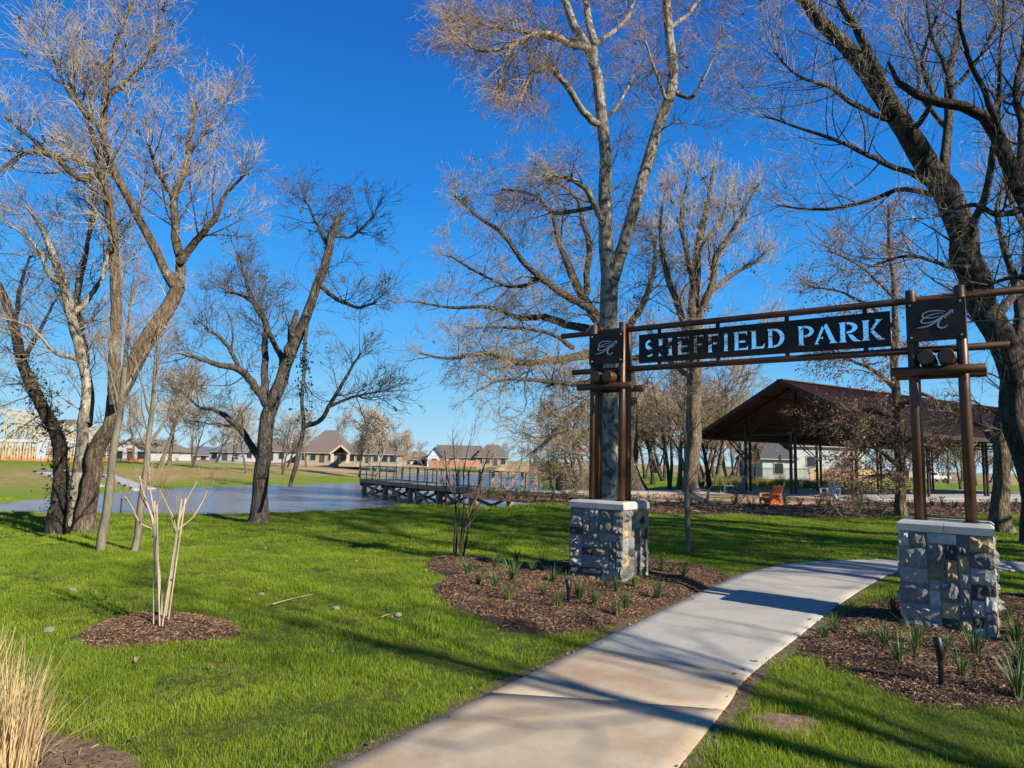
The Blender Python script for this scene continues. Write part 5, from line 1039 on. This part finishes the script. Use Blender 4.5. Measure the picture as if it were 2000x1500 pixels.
for t0_,t1_ in ((.4,5),(5,9.6),(9.6,14.2),(14.2,18.6)):
    mb=MB(); mb.bar(PP_(t0_+.3,.1,-1.5),PP_((t0_+t1_)/2+1,.1,-.45),.06,.18); mb.build('brace',M_WD,pier,origin=PO); mb=MB(); mb.bar(PP_(t1_-.3,.06,-1.5),PP_((t0_+t1_)/2-1,.06,-.45),.06,.18); mb.build('brace',M_WD,pier,origin=PO)
# landing with wood posts
e2=np.array([pe[0],pe[1]])
mb=MB(); mb.prism([tuple(n2-u*.0),tuple(e2+np.array([.1,0])),tuple(e2+np.array([.4,3.2])),tuple(n2+v*Wp)],-.3,-.1); mb.build('landing_deck',M_WD,pier,origin=PO)
for i,t in enumerate((0.,.35,.68,1.)):
    q=n2*(1-t)+e2*t
    for dy in (0,3.1):
        mb=MB(); mb.box((q[0]+dy*.1,q[1]+dy,.38),(.15,.15,1.1)); mb.build('wood_post',M_WD,pier,origin=PO)
for dy in (0,3.1):
    mb=MB(); mb.bar((n2[0]+dy*.1,n2[1]+dy,.95),(e2[0]+.1+dy*.1,e2[1]+dy,.95),.16,.045); mb.build('top_rail',M_WD,pier,origin=PO)
    mb=MB()
    for z in np.linspace(.05,.82,7): mb.bar((n2[0]+dy*.1,n2[1]+dy,z),(e2[0]+dy*.1,e2[1]+dy,z),.012,.012)
    mb.build('cable',MATS['steel_cable'],pier,origin=PO)
# ------------------------------------------------------------------ pavilion
M_RF=mat('metal_roof_brown',(.070,.033,.020),.5,(.092,.045,.028),2,4,metal=.2); M_ST=mat('steel_brown',(.045,.026,.018),.55,metal=.3); M_UND=mat('roof_underside',(.014,.010,.008),.8)
c0=np.array([14.8,42.]); c1=np.array([18.4,36.]); vg=(c1-c0)/np.linalg.norm(c1-c0); ur=np.array([-vg[1],vg[0]]); 
if ur[0]<0: ur=-ur
W7=np.linalg.norm(c1-c0); OH=3.0; EZ,RZ=3.52,6.65; LEN=30.
pav=empty('pavilion',(*c0,0),0,'open park pavilion with brown ribbed metal gable roof on slim steel posts','pavilion'); PV=np.array(pav.location)
def Q(a,b_,z): q=c0+vg*a+ur*b_; return np.array([q[0],q[1],z])   # a across gable, b along ridge
mid=W7/2
fl=MB(); fl.prism([tuple(Q(-1.5,-.5,0)[:2]),tuple(Q(W7+1.5,-.5,0)[:2]),tuple(Q(W7+1.5,LEN-1,0)[:2]),tuple(Q(-1.5,LEN-1,0)[:2])],-.05,.11); fl.build('floor_slab',M_SLAB,pav,origin=PV)
for sgn in (-1,1):
    aE=mid+sgn*(mid+OH); mb=MB(); T=.10
    a0,a1,a2,a3=Q(mid,-1.2,RZ),Q(aE,-1.2,EZ),Q(aE,LEN,EZ),Q(mid,LEN,RZ); up_=np.array([0,0,T])
    fs=[(0,1,2,3),(7,6,5,4),(0,4,5,1),(1,5,6,2),(2,6,7,3),(3,7,4,0)]
    if sgn<0: fs=[tuple(reversed(f)) for f in fs]
    mb.add([a0,a1,a2,a3,a0-up_,a1-up_,a2-up_,a3-up_],fs); rf=mb.build('roof',[M_RF,M_UND],pav,origin=PV)
    # standing ribs
    mb=MB(); nrib=78 if sgn>0 else 40
    for k in range(nrib+1):
        b_=-1.2+(LEN+1.2)*k/nrib; mb.bar(Q(mid+sgn*.05,b_,RZ+.01),Q(aE,b_,EZ+.015),.05,.045)
    rb=mb.build('roof_ribs',M_RF,rf,origin=PV); rb['kind']='stuff'
    mb=MB(); mb.bar(Q(aE,-1.25,EZ-.08),Q(aE,LEN,EZ-.08),.12,.2); mb.build('gutter',M_ST,pav,origin=PV)
    mb=MB(); mb.bar(Q(mid,-1.22,RZ-.05),Q(aE,-1.22,EZ-.05),.06,.26); mb.build('rake_trim',M_ST,pav,origin=PV)
mb=MB(); mb.bar(Q(mid,-1.22,RZ+.05),Q(mid,LEN,RZ+.05),.4,.05); mb.build('ridge_cap',M_RF,pav,origin=PV)
for bi,b_ in enumerate((0,7.2,14.4,21.6,28.2)):
    for a in (0,mid-.25 if bi==0 else None,W7):
        if a is None: continue
        for off in (0,.42):
            mb=MB(); h_=EZ+.55 if a in (0,W7) else EZ+.9; mb.cyl(Q(a,b_+off,.1),Q(a,b_+off,h_ if a in (0,W7) else EZ+.2),.085,n=10); mb.build('post',M_ST,pav,origin=PV)
    for a,sg in ((0,-1),(W7,1)):
        for off in (0,.42):
            mb=MB(); mb.cyl(Q(a,b_+off,EZ-1.5),Q(a+sg*1.9,b_+off,EZ+.25),.04,n=8); mb.build('strut',M_ST,pav,origin=PV)
    off=.21
    for p_,q_ in ((Q(-OH+.3,b_+off,EZ+.05),Q(W7+OH-.3,b_+off,EZ+.05)),(Q(mid,b_+off,EZ),Q(mid,b_+off,RZ-.2)),(Q(mid,b_+off,RZ-.3),Q(mid-3.4,b_+off,EZ+.1)),(Q(mid,b_+off,RZ-.3),Q(mid+3.4,b_+off,EZ+.1)),(Q(mid-3.4,b_+off,EZ+.1),Q(mid-3.4,b_+off,EZ+1.3)),(Q(mid+3.4,b_+off,EZ+.1),Q(mid+3.4,b_+off,EZ+1.3)),(Q(-OH+.2,b_+off,EZ),Q(mid,b_+off,RZ-.2)),(Q(W7+OH-.2,b_+off,EZ),Q(mid,b_+off,RZ-.2))):
        mb=MB(); mb.bar(p_,q_,.09,.11); mb.build('truss_bar',M_ST,pav,origin=PV)
for a in np.linspace(-OH+.6,W7+OH-.6,9):
    z=RZ-(abs(a-mid)/(mid+OH))*(RZ-EZ)-.2; mb=MB(); mb.bar(Q(a,-1.1,z),Q(a,LEN-.2,z),.06,.12); mb.build('purlin',M_ST,pav,origin=PV)
# ------------------------------------------------------------------ houses
M_WIN=mat('window_glass',(.02,.025,.035),.12); M_WHT=mat('white_trim',(.36,.35,.32),.6)
RC={'brown':mat('shingle_brown',(.10,.08,.065),.9,(.16,.13,.105),9,5,bump=.4),'grey':mat('shingle_grey',(.09,.09,.10),.9,(.15,.15,.16),9,5,bump=.4),'char':mat('shingle_charcoal',(.045,.045,.05),.9,(.08,.08,.085),9,5,bump=.4)}
WC={'cream':mat('cream_brick',(.26,.21,.155),.9,(.35,.29,.22),6,6,bump=.2),'white':mat('white_siding',(.36,.36,.35),.7,(.43,.43,.41),3,3),'blue':mat('pale_blue_siding',(.24,.29,.37),.8,(.28,.33,.42),3,3),'tan':mat('tan_stone',(.42,.33,.23),.9,(.52,.42,.30),8,5,bump=.3),'grey':mat('light_grey_siding',(.45,.47,.50),.8,(.5,.52,.55),3,3)}
def house(label,xl,xr,yb,ye,yr,Y,wall,roof,wins=3,typ='hip',rz=0.,depth=11.,door=True,gable_front=None,name='house',ridge=.35):
    xm=(xl+xr)/2; b=A(xm,yb,Y); W_=(xr-xl)/F*Y; H=(yb-ye)/F*Y; RH=(ye-yr)/F*Y*(1+depth*.5/Y)+.3
    root=empty(name,(b[0],b[1],b[2]),rz,label,'house'); w2=W_/2
    mb=MB(); mb.box((0,depth/2,(H-.8)/2),(W_,depth,H+.8)); wl=mb.build('wall',WC[wall],root)
    e=.45; x0,x1,y0,y1=-w2-e,w2+e,-e,depth+e; z0=H; z1=H+RH
    mb=MB()
    if typ=='hip':
        ins=min((y1-y0)/2,W_*ridge); vs=[(x0,y0,z0),(x1,y0,z0),(x1,y1,z0),(x0,y1,z0),(x0+ins,depth/2,z1),(x1-ins,depth/2,z1),(x0,y0,z0-.2),(x1,y0,z0-.2),(x1,y1,z0-.2),(x0,y1,z0-.2)]
        fs=[(0,1,5,4),(1,2,5),(2,3,4,5),(3,0,4),(6,7,1,0),(7,8,2,1),(8,9,3,2),(9,6,0,3),(9,8,7,6)]
    elif typ=='side':   # ridge along x, gable ends at the sides
        vs=[(x0,y0,z0),(x1,y0,z0),(x1,y1,z0),(x0,y1,z0),(x0,depth/2,z1),(x1,depth/2,z1),(x0,y0,z0-.2),(x1,y0,z0-.2),(x1,y1,z0-.2),(x0,y1,z0-.2)]
        fs=[(0,1,5,4),(1,2,5),(2,3,4,5),(3,0,4),(6,7,1,0),(7,8,2,1),(8,9,3,2),(9,6,0,3),(9,8,7,6)]
    else:
        vs=[(x0,y0,z0),(0,y0,z1),(x1,y0,z0),(x0,y1,z0),(0,y1,z1),(x1,y1,z0),(x0,y0,z0-.2),(0,y0,z1-.22),(x1,y0,z0-.2),(x0,y1,z0-.2),(0,y1,z1-.22),(x1,y1,z0-.2)]
        fs=[(0,1,4,3),(1,2,5,4),(6,9,10,7),(7,10,11,8),(0,6,7,1),(1,7,8,2),(3,4,10,9),(4,5,11,10),(0,3,9,6),(2,8,11,5)]
        m2=MB(); m2.add([(-w2,0,H),(w2,0,H),(0,0,z1-.25),(-w2,.1,H),(w2,.1,H),(0,.1,z1-.25)],[(0,1,2),(5,4,3),(0,3,4,1),(1,4,5,2),(2,5,3,0)]); m2.build('gable',WC[wall],root)
    mb.add(vs,fs); mb.build('roof',RC[roof],root)
    for (a,b_) in (((x0,y0-.02,z0-.12),(x1,y0-.02,z0-.12)),): mb=MB(); mb.bar(a,b_,.05,.11); mb.build('fascia',M_WHT,root)
    n_=wins+(1 if door else 0)
    for k in range(n_):
        x=-w2+W_*(k+.5)/n_
        if door and k==n_//2:
            mb=MB(); mb.box((x,-.03,1.02),(1.,.06,2.1)); mb.build('door',M_WDD,root); continue
        mb=MB(); mb.box((x,-.04,H*.52),(1.3,.08,1.5)); fr=mb.build('window',M_WHT,root); mb=MB(); mb.box((x,-.085,H*.52),(1.1,.02,1.3)); mb.build('pane',M_WIN,fr)
    if gable_front:
        gx0,gx1,gyr=gable_front; gw_=(gx1-gx0)/F*Y; gc=((gx0+gx1)/2-xm)/F*Y; gh=(yb-gyr)/F*Y
        for s_ in (-1,1):
            mb=MB(); mb.bar((gc,-2.2,gh),(gc+s_*gw_*.55,-2.2,H*.85),.25,.3); mb.build('gable_trim',WC['tan'],root); mb=MB(); mb.box((gc+s_*gw_*.42,-2.2,H*.4),(.45,.45,H*.9)); mb.build('porch_column',WC['tan'],root)
            mb=MB(); mb.add([(gc,-2.3,gh+.15),(gc+s_*gw_*.58,-2.3,H*.85),(gc+s_*gw_*.58,depth*.4,H*.85),(gc,depth*.4,gh+.15)],[(0,1,2,3) if s_<0 else (3,2,1,0)]); mb.build('porch_roof',RC[roof],root)
    return root
house('white gabled house behind the red mesh fence across the lake',222,285,900,879,860,112,'white','brown',2,'gable')
house('long low white wing beside the white gabled house',283,330,899,881,870,120,'white','brown',2,'hip',depth=9)
house('tan house with low grey roof, left of the pale blue one',335,406,900,888,874,150,'tan','grey',3,'hip')
house('pale blue sided house with steep grey roof across the lake',408,470,899,882,865,135,'blue','grey',2,'hip')
house('white walled house half hidden behind the broken limb tree',476,560,899,880,858,138,'white','brown',3,'hip')
house('brown roofed cream house with the highest hip roof across the lake',585,672,903,884,843,135,'cream','brown',4,'hip',ridge=.42)
house('cream house with brown roof and gabled timber porch behind the rounded tree',662,775,904,886,851,125,'cream','brown',6,'hip',gable_front=(652,688,872),ridge=.42)
house('small pale house between the rounded tree and the fenced house',790,832,908,897,884,170,'grey','brown',2,'hip')
house('pale house with side gable and long brown roof behind the cedar fence',850,935,909,893,872,172,'grey','brown',3,'side',depth=13)
house('grey gable fronted wing at left end of the fenced house',834,862,909,895,876,165,'grey','char',1,'gable',door=False)
house('cream brick wing with hip roof at right end of the fenced house',930,990,909,893,871,168,'cream','brown',3,'hip')
house('small house glimpsed at far left of the horizon behind the ivy tree',150,215,899,886,872,160,'tan','brown',2,'hip')
wh=house('white house with dark roof and wide black windows seen under the pavilion',1490,1552,936,896,862,88,'white','char',1,'hip',depth=9,door=False)
house('tall white blank sided wing of the house behind the pavilion',1550,1690,937,872,840,90,'white','char',2,'side',depth=10,door=False)
# cedar fences
M_CED=mat('cedar_board',(.42,.27,.14),.85,(.55,.37,.20),6,5,obj_rand=.12); M_CEDR=mat('red_cedar_board',(.34,.17,.10),.85,(.42,.22,.13),6,4)
def fence(label,xa,xb,yt,yb,Y,m,n_,name='wood_fence'):
    a=A(xa,yb,Y); b_=A(xb,yb,Y); H=(yb-yt)/F*Y; root=empty(name,a,0,label,'fence'); L_=(b_-a); 
    for k in range(n_):
        p=L_*(k+.5)/n_; mb=MB(); mb.box((p[0],p[1],H/2+p[2]-.2),(abs(L_[0])/n_*.96,.03,H+.4)); mb.build('board_panel',m,root)
        mb=MB(); p=L_*k/n_; mb.box((p[0],.06,H/2-.1),(.12,.12,H+.3)); mb.build('fence_post',m,root)
    return root
fence('red brown cedar fence in front of the low brown roofed house',838,938,899,909,150,M_CEDR,14)
fence('sunlit tan cedar fence in front of the tall white wing',1582,1722,915,939,82,M_CED,16)
# black metal fence
fb=empty('metal_fence',A(1392,935,70),0,'thin black picket fence in front of the white house behind the patio','fence'); FB=np.array(fb.location)
a=A(1392,937,70); b_=A(1580,941,70); 
for z in (.15,1.25):
    mb=MB(); mb.bar(a+[0,0,z],b_+[0,0,z],.04,.05); mb.build('rail',M_BLK,fb,origin=FB)
mb=MB()
for k in range(85): p=a+(b_-a)*k/84; mb.box(p+[0,0,.7],(.025,.025,1.4))
pk=mb.build('pickets',M_BLK,fb,origin=FB); pk['kind']='stuff'
# tawny ornamental grass row
V,F_=blades(160,.85,.05,.02,.6,np.random.default_rng(5),k=4,baser=.25); og_=mesh_np('ornamental_grass',V,F_,leafy('tawny_blade',(.22,.19,.07),(.36,.30,.13),.3),link=False)
for i in range(22):
    px=1395+i*11; q=G(px,943,0); o=og_.copy(); COL.objects.link(o); o.location=(q[0],56+.4*math.sin(i*2.2),gz(q[0],56)); o.location.x=A(px,943,56)[0]; o.rotation_euler=(0,0,i); o.scale=(1.1,1.1,1+.2*math.sin(i*1.7)); tag(o,ORD[i]+' tawny grass clump from the left in the row before the black fence','plant','row of tawny grass clumps')
# little pine
def pine():
    r=np.random.default_rng(8); q=A(1524,933,80); root=empty('young_pine',(q[0],q[1],gz(q[0],q[1])),0,'small bright green pine in front of the white house window','tree'); mb=MB(); mb.cyl((0,0,0),(0,0,2.9),.06,.01,n=7); mb.build('trunk',B_DARK,root)
    n_=1500; h_=r.uniform(.35,3.1,n_); rad=(3.2-h_)*.30*(.5+.5*np.abs(np.sin(h_*7)))*r.uniform(.2,1,n_)**.5; a=r.uniform(0,6.28,n_); c=np.stack([rad*np.cos(a),rad*np.sin(a),h_],1); d=np.stack([np.cos(a),np.sin(a),r.uniform(.2,1.,n_)],1)*.13; s_=np.stack([-np.sin(a),np.cos(a),np.zeros(n_)],1)*.02
    V=np.stack([c-s_,c+s_,c+d],1).reshape(-1,3); mesh_np('needles',V,np.arange(n_*3).reshape(-1,3),leafy('pine_needle',(.05,.10,.02),(.13,.20,.04),.2),root)
pine()
# ------------------------------------------------------------------ construction house
M_LUM=mat('new_lumber',(.46,.34,.185),.8,(.56,.43,.25),4,4); YC=88.; cb=A(40,901,YC)
ch=empty('unfinished_house',cb,0,'unfinished timber framed house with roof trusses behind the orange mesh at far left','house'); mpp=YC/F
def CX(px): return (px-40)*mpp
def CZ(py): return (901-py)*mpp
st0=MB().box((0,0,CZ(882)),(.09,.09,CZ(862))).build('stud',M_LUM,link=False)
for row,(dy,x0,x1,n_) in enumerate(((0,-60,165,40),(3.5,-60,160,26),(7.,-60,160,26))):
    for k in range(n_):
        o=bpy.data.objects.new('stud',st0.data); COL.objects.link(o); o.parent=ch; o.location=(CX(x0+(x1-x0)*k/(n_-1)),dy,0)
    for py in (863,899.5):
        mb=MB(); mb.box(((CX(x0)+CX(x1))/2,dy,CZ(py)),(CX(x1)-CX(x0),.12,.16)); mb.build('wall_plate',M_LUM,ch)
mb=MB(); mb.box((CX(50),-.06,CZ(861)),(CX(165)-CX(-60),.05,.35)); mb.build('header_band',WC['grey'],ch)
mb=MB(); mb.box((CX(79),-.08,CZ(882)),(CX(88)-CX(70),.04,2.5)); mb.build('sheathing_panel',WC['grey'],ch)
for i,(xa,xb,xp,yp,dy) in enumerate(((-95,80,-12,800,0),(-95,80,-12,800,2),(-95,80,-12,800,4),(-95,80,-12,800,6),(-95,80,-12,800,8),(78,165,118,826,0),(78,165,118,826,2),(78,165,118,826,4),(20,140,80,812,7),(20,140,80,812,9))):
    mb=MB(); a=(CX(xa),dy,CZ(860)); b_=(CX(xb),dy,CZ(860)); p=(CX(xp),dy,CZ(yp)); mb.bar(a,b_,.08,.16); mb.bar(a,p,.08,.2); mb.bar(b_,p,.08,.2); n_=9
    for k in range(1,n_):
        t=k/n_; x=a[0]+(b_[0]-a[0])*t; zt=CZ(860)+(p[2]-CZ(860))*(1-abs(x-p[0])/((b_[0]-p[0]) if x>p[0] else (p[0]-a[0]))); mb.bar((x,dy,CZ(860)),(x,dy,zt),.07,.07,up=(0,1,0))
        if k%2: mb.bar((x,dy,CZ(860)),(x+(b_[0]-a[0])/n_,dy,max(zt*.9,CZ(859))),.06,.06,up=(0,1,0))
    mb.build('roof_truss',M_LUM,ch)
for k in range(7):
    t=k/6; mb=MB(); xa=CX(-12)+(CX(80)-CX(-12))*t; z=CZ(800)+(CZ(860)-CZ(800))*t; mb.bar((xa,-.5,z+.12),(xa,9,z+.12),.12,.1); mb.build('roof_batten',M_LUM,ch)
mb=MB(); mb.prism([(CX(30),0),(CX(75),0),(CX(75),5)],0,0.1) if False else mb.add([(CX(28),8.8,CZ(812)),(CX(78),8.8,CZ(812)),(CX(100),3,CZ(828)),(CX(28),3,CZ(826))],[(0,1,2,3),(3,2,1,0)][:1]); mb.build('roof_felt',RC['brown'],ch)
M_MESH=mat('orange_mesh',(.62,.11,.035),.7,(.75,.2,.07),20,3)
def meshfence(label,xa,xb,yb,h_,Y,hole=.14):
    a=A(xa,yb,Y); b_=A(xb,yb,Y); root=empty('mesh_fence',a,0,label,'fence'); Lx=b_[0]-a[0]; mb=MB(); n_=int(Lx/hole)
    for k in range(n_): mb.box((k*hole,.03*math.sin(k*.3),h_/2),(.05,.01,h_))
    for z in np.arange(.05,h_,hole): mb.box((Lx/2,0,z),(Lx,.012,.045))
    e=mb.build('netting',M_MESH,root); e['kind']='stuff'
    for k in range(0,n_,18): mb=MB(); mb.box((k*hole,.06,h_/2+.1),(.05,.05,h_+.25)); mb.build('stake',M_WDD,root)
meshfence('orange safety mesh in front of the timber framed house',-40,150,903.5,.75,84)
meshfence('red orange safety mesh in front of the white gabled house',200,292,905,.8,96)
# concrete headwalls on the left bank
def ramp(label,pxs):
    (a,b_,c,d)=[GT(p[0],p[1]) for p in pxs]; root=empty('concrete_ramp',(a+c)/2,0,label,'ramp'); og=np.array(root.location)
    u_=np.linspace(0,1,14); v_=np.linspace(0,1,5); U,V_=np.meshgrid(u_,v_); Pg=(a[None,None]*((1-U)*(1-V_))[...,None]+b_*((1-U)*V_)[...,None]+c*(U*V_)[...,None]+d*(U*(1-V_))[...,None])
    Z=height(Pg[...,0],Pg[...,1])+.07; top=np.stack([Pg[...,0],Pg[...,1],Z],-1); bot=top.copy(); bot[...,2]-=.3
    ny,nx=5,14; f=grid_faces(ny,nx); i2=np.arange(ny*nx).reshape(ny,nx); loop=np.concatenate([i2[0,:-1],i2[:-1,-1],i2[-1,:0:-1],i2[:0:-1,0]]); lp2=np.roll(loop,-1); sd_=np.stack([loop,loop+ny*nx,lp2+ny*nx,lp2],1)
    Vv=np.concatenate([top.reshape(-1,3),bot.reshape(-1,3)]); mesh_np('sloped_slab',Vv,np.concatenate([f,f[:,::-1]+ny*nx,sd_]),M_SLAB,parent=root,origin=og)
    for k in range(7):
        t=(k+.5)/7; p=a*(1-t)+d*t; z=float(height(p[:1],p[1:2])[0]); mb=MB(); mb.box((p[0],p[1],z+.12),(.14,.14,.14)); mb.build('marker_post',M_BLK,root,origin=og)
ramp('concrete boat ramp slab left of the pale forked trunk on the far bank',[(62,921),(140,922),(205,950),(170,955)])
ramp('long pale concrete strip running down to the water right of the leaning trunk',[(190,926),(212,925),(306,955),(262,958)])
# ------------------------------------------------------------------ small things
def twigline(name,label,pts,r0,m,cat):
    q=np.array([G(*p,.04) for p in pts]); q=smooth_poly(q,4,False); V,F_=tubes(q[None],np.linspace(r0,r0*.3,len(q))[None],5); o=mesh_np(name,V,F_,m,origin=q[0]); o.location=q[0]; tag(o,label,cat)
twigline('fallen_branch','thin pale fallen branch lying on the lawn in the middle',[(532,1180),(560,1172),(585,1166),(612,1160)],.008,T_PALE,'branch')
twigline('fallen_twig','short pale twig on the lawn right of the fallen branch',[(745,1205),(762,1200),(775,1212)],.006,T_PALE,'branch')
M_RK=mat('pale_rock',(.17,.16,.13),.9,(.27,.25,.21),9,5,bump=.5)
for i,(px,py,s_,lab) in enumerate(((140,1157,.042,'flat pale rock on the lawn above the straw grass'),(777,1206,.035,'small pale rock on the lawn left of the mulch bed'),(510,1165,.03,'tiny pale stone on the lawn near the fallen branch'),(655,1193,.03,'tiny pale stone on the lawn in the tree shadow'),(95,1236,.04,'small stone on the lawn left of the mulch ring'))):
    r=np.random.default_rng(i); q=G(px,py); a=np.linspace(0,2*np.pi,9)[:-1]; V=[];F_=[]
    for z,k_ in ((-.02,1.),(.01,1.1),(.022,.8),(.028,.3)): V+=[(q[0]+s_*k_*(1+.2*r.normal())*math.cos(t),q[1]+s_*.7*k_*(1+.2*r.normal())*math.sin(t),z*(s_/.05)) for t in a]
    mb=MB(); F_=[tuple(range(24,32))]+[(j*8+i2,j*8+(i2+1)%8,j*8+8+(i2+1)%8,j*8+8+i2) for j in range(3) for i2 in range(8)]; mb.add(V,F_); o=mb.build('rock',M_RK,origin=(q[0],q[1],0)); o.location=(q[0],q[1],.03); tag(o,lab,'rock')
# dead leaves on the lawn and path
lv=[]
for i in range(4):
    r=np.random.default_rng(i+50); mb=MB(); pts=[(.03*math.cos(a)*(1+.25*r.normal()),.02*math.sin(a)*(1+.25*r.normal()),.006*r.normal()+.004) for a in np.linspace(0,2*np.pi,8)[:-1]]; mb.add([(0,0,.0)]+pts,[(0,k+1,(k+1)%7+1) for k in range(7)]); lv.append(mb.build('dead_leaf',mat('lawn_leaf_%s'%'abcd'[i],[(.20,.11,.05),(.15,.08,.04),(.26,.17,.09),(.18,.13,.07)][i],.8),link=False))
P=rng.uniform((-9,2),(9,13),(260,2)); ok=~inpoly(P,BEDL)&~inpoly(P,BEDR)&~inpoly(P,PATH); P=P[ok]; scatter('fallen_leaves',np.column_stack([P,np.full(len(P),.045)]),np.stack([rng.normal(0,.5,len(P)),rng.normal(0,.5,len(P)),rng.uniform(0,6.3,len(P))],1),rng.uniform(.4,.9,len(P)),lv,9)
# litter along the path edge
edge=np.concatenate([PLs,PRs]); P=edge[rng.integers(0,len(edge)-1,900)]+rng.normal(0,.035,(900,2)); P=P[~inpoly(P,PATH)|(rng.uniform(0,1,900)<.12)]
scatter('path_edge_litter',np.column_stack([P,np.where(inpoly(P,PATH),PZ+.006,.02)]),np.stack([rng.normal(0,.3,len(P)),rng.normal(0,.3,len(P)),rng.uniform(0,6.3,len(P))],1),rng.uniform(.35,.8,len(P)),CH+lv,10)
# marker stakes by the water
for i,(px,y0,y1,m_,lab) in enumerate(((235,1004,974,M_RAIL,'thin dark metal stake at the lake edge between the slender trees'),(695,989,977,M_WHT,'tiny white survey stake left of the pier'),(741,984,975,M_WHT,'tiny white survey stake under the pier'))):
    q=G(px,y0); h_=(y0-y1)/F*q[1]; mb=MB(); mb.box((0,0,h_/2-.05),(.03 if i else .02,.03,h_+.1)); mb.box((0,0,h_),(.036,.036,.03)); o=mb.build('marker_stake',m_); o.location=(q[0],q[1],gz(q[0],q[1])); tag(o,lab,'stake')
# trailer and car in the distance
q=A(1784,944,95); tr=empty('white_trailer',(q[0],q[1],gz(q[0],q[1])),.1,'white enclosed trailer parked far behind the pavilion','trailer')
mb=MB(); mb.box((0,0,1.25),(2.6,1.9,1.5),bev=.08); mb.build('body',M_WHT,tr)
for a in (-.5,.5): mb=MB(); mb.cyl((a,-1.,.35),(a,-.8,.35),.34,n=14); mb.build('wheel',M_BLK,tr)
q=A(1818,944,97); cr_=empty('parked_pickup',(q[0],q[1],gz(q[0],q[1])),.1,'pale pickup truck parked right of the white trailer','truck')
mb=MB(); mb.box((0,0,.75),(5.0,1.9,.6),bev=.1); mb.box((-.2,0,1.3),(1.9,1.7,.6),top=(.75,.9)); mb.build('body',M_LG,cr_)
mb=MB(); mb.box((-.2,-.83,1.3),(1.4,.06,.38),top=(.8,1)); mb.build('side_window',M_WIN,cr_)
for a in (-1.6,1.5):
    mb=MB(); mb.cyl((a,-1.,.36),(a,-.75,.36),.37,n=14); mb.build('wheel',M_BLK,cr_)
print('TRIS',sum(len(o.data.polygons)*2 for o in COL.objects if o.type=='MESH' and o.name.split('.')[0] in ('crown','trunk','twigs','foliage','moss_clump')))
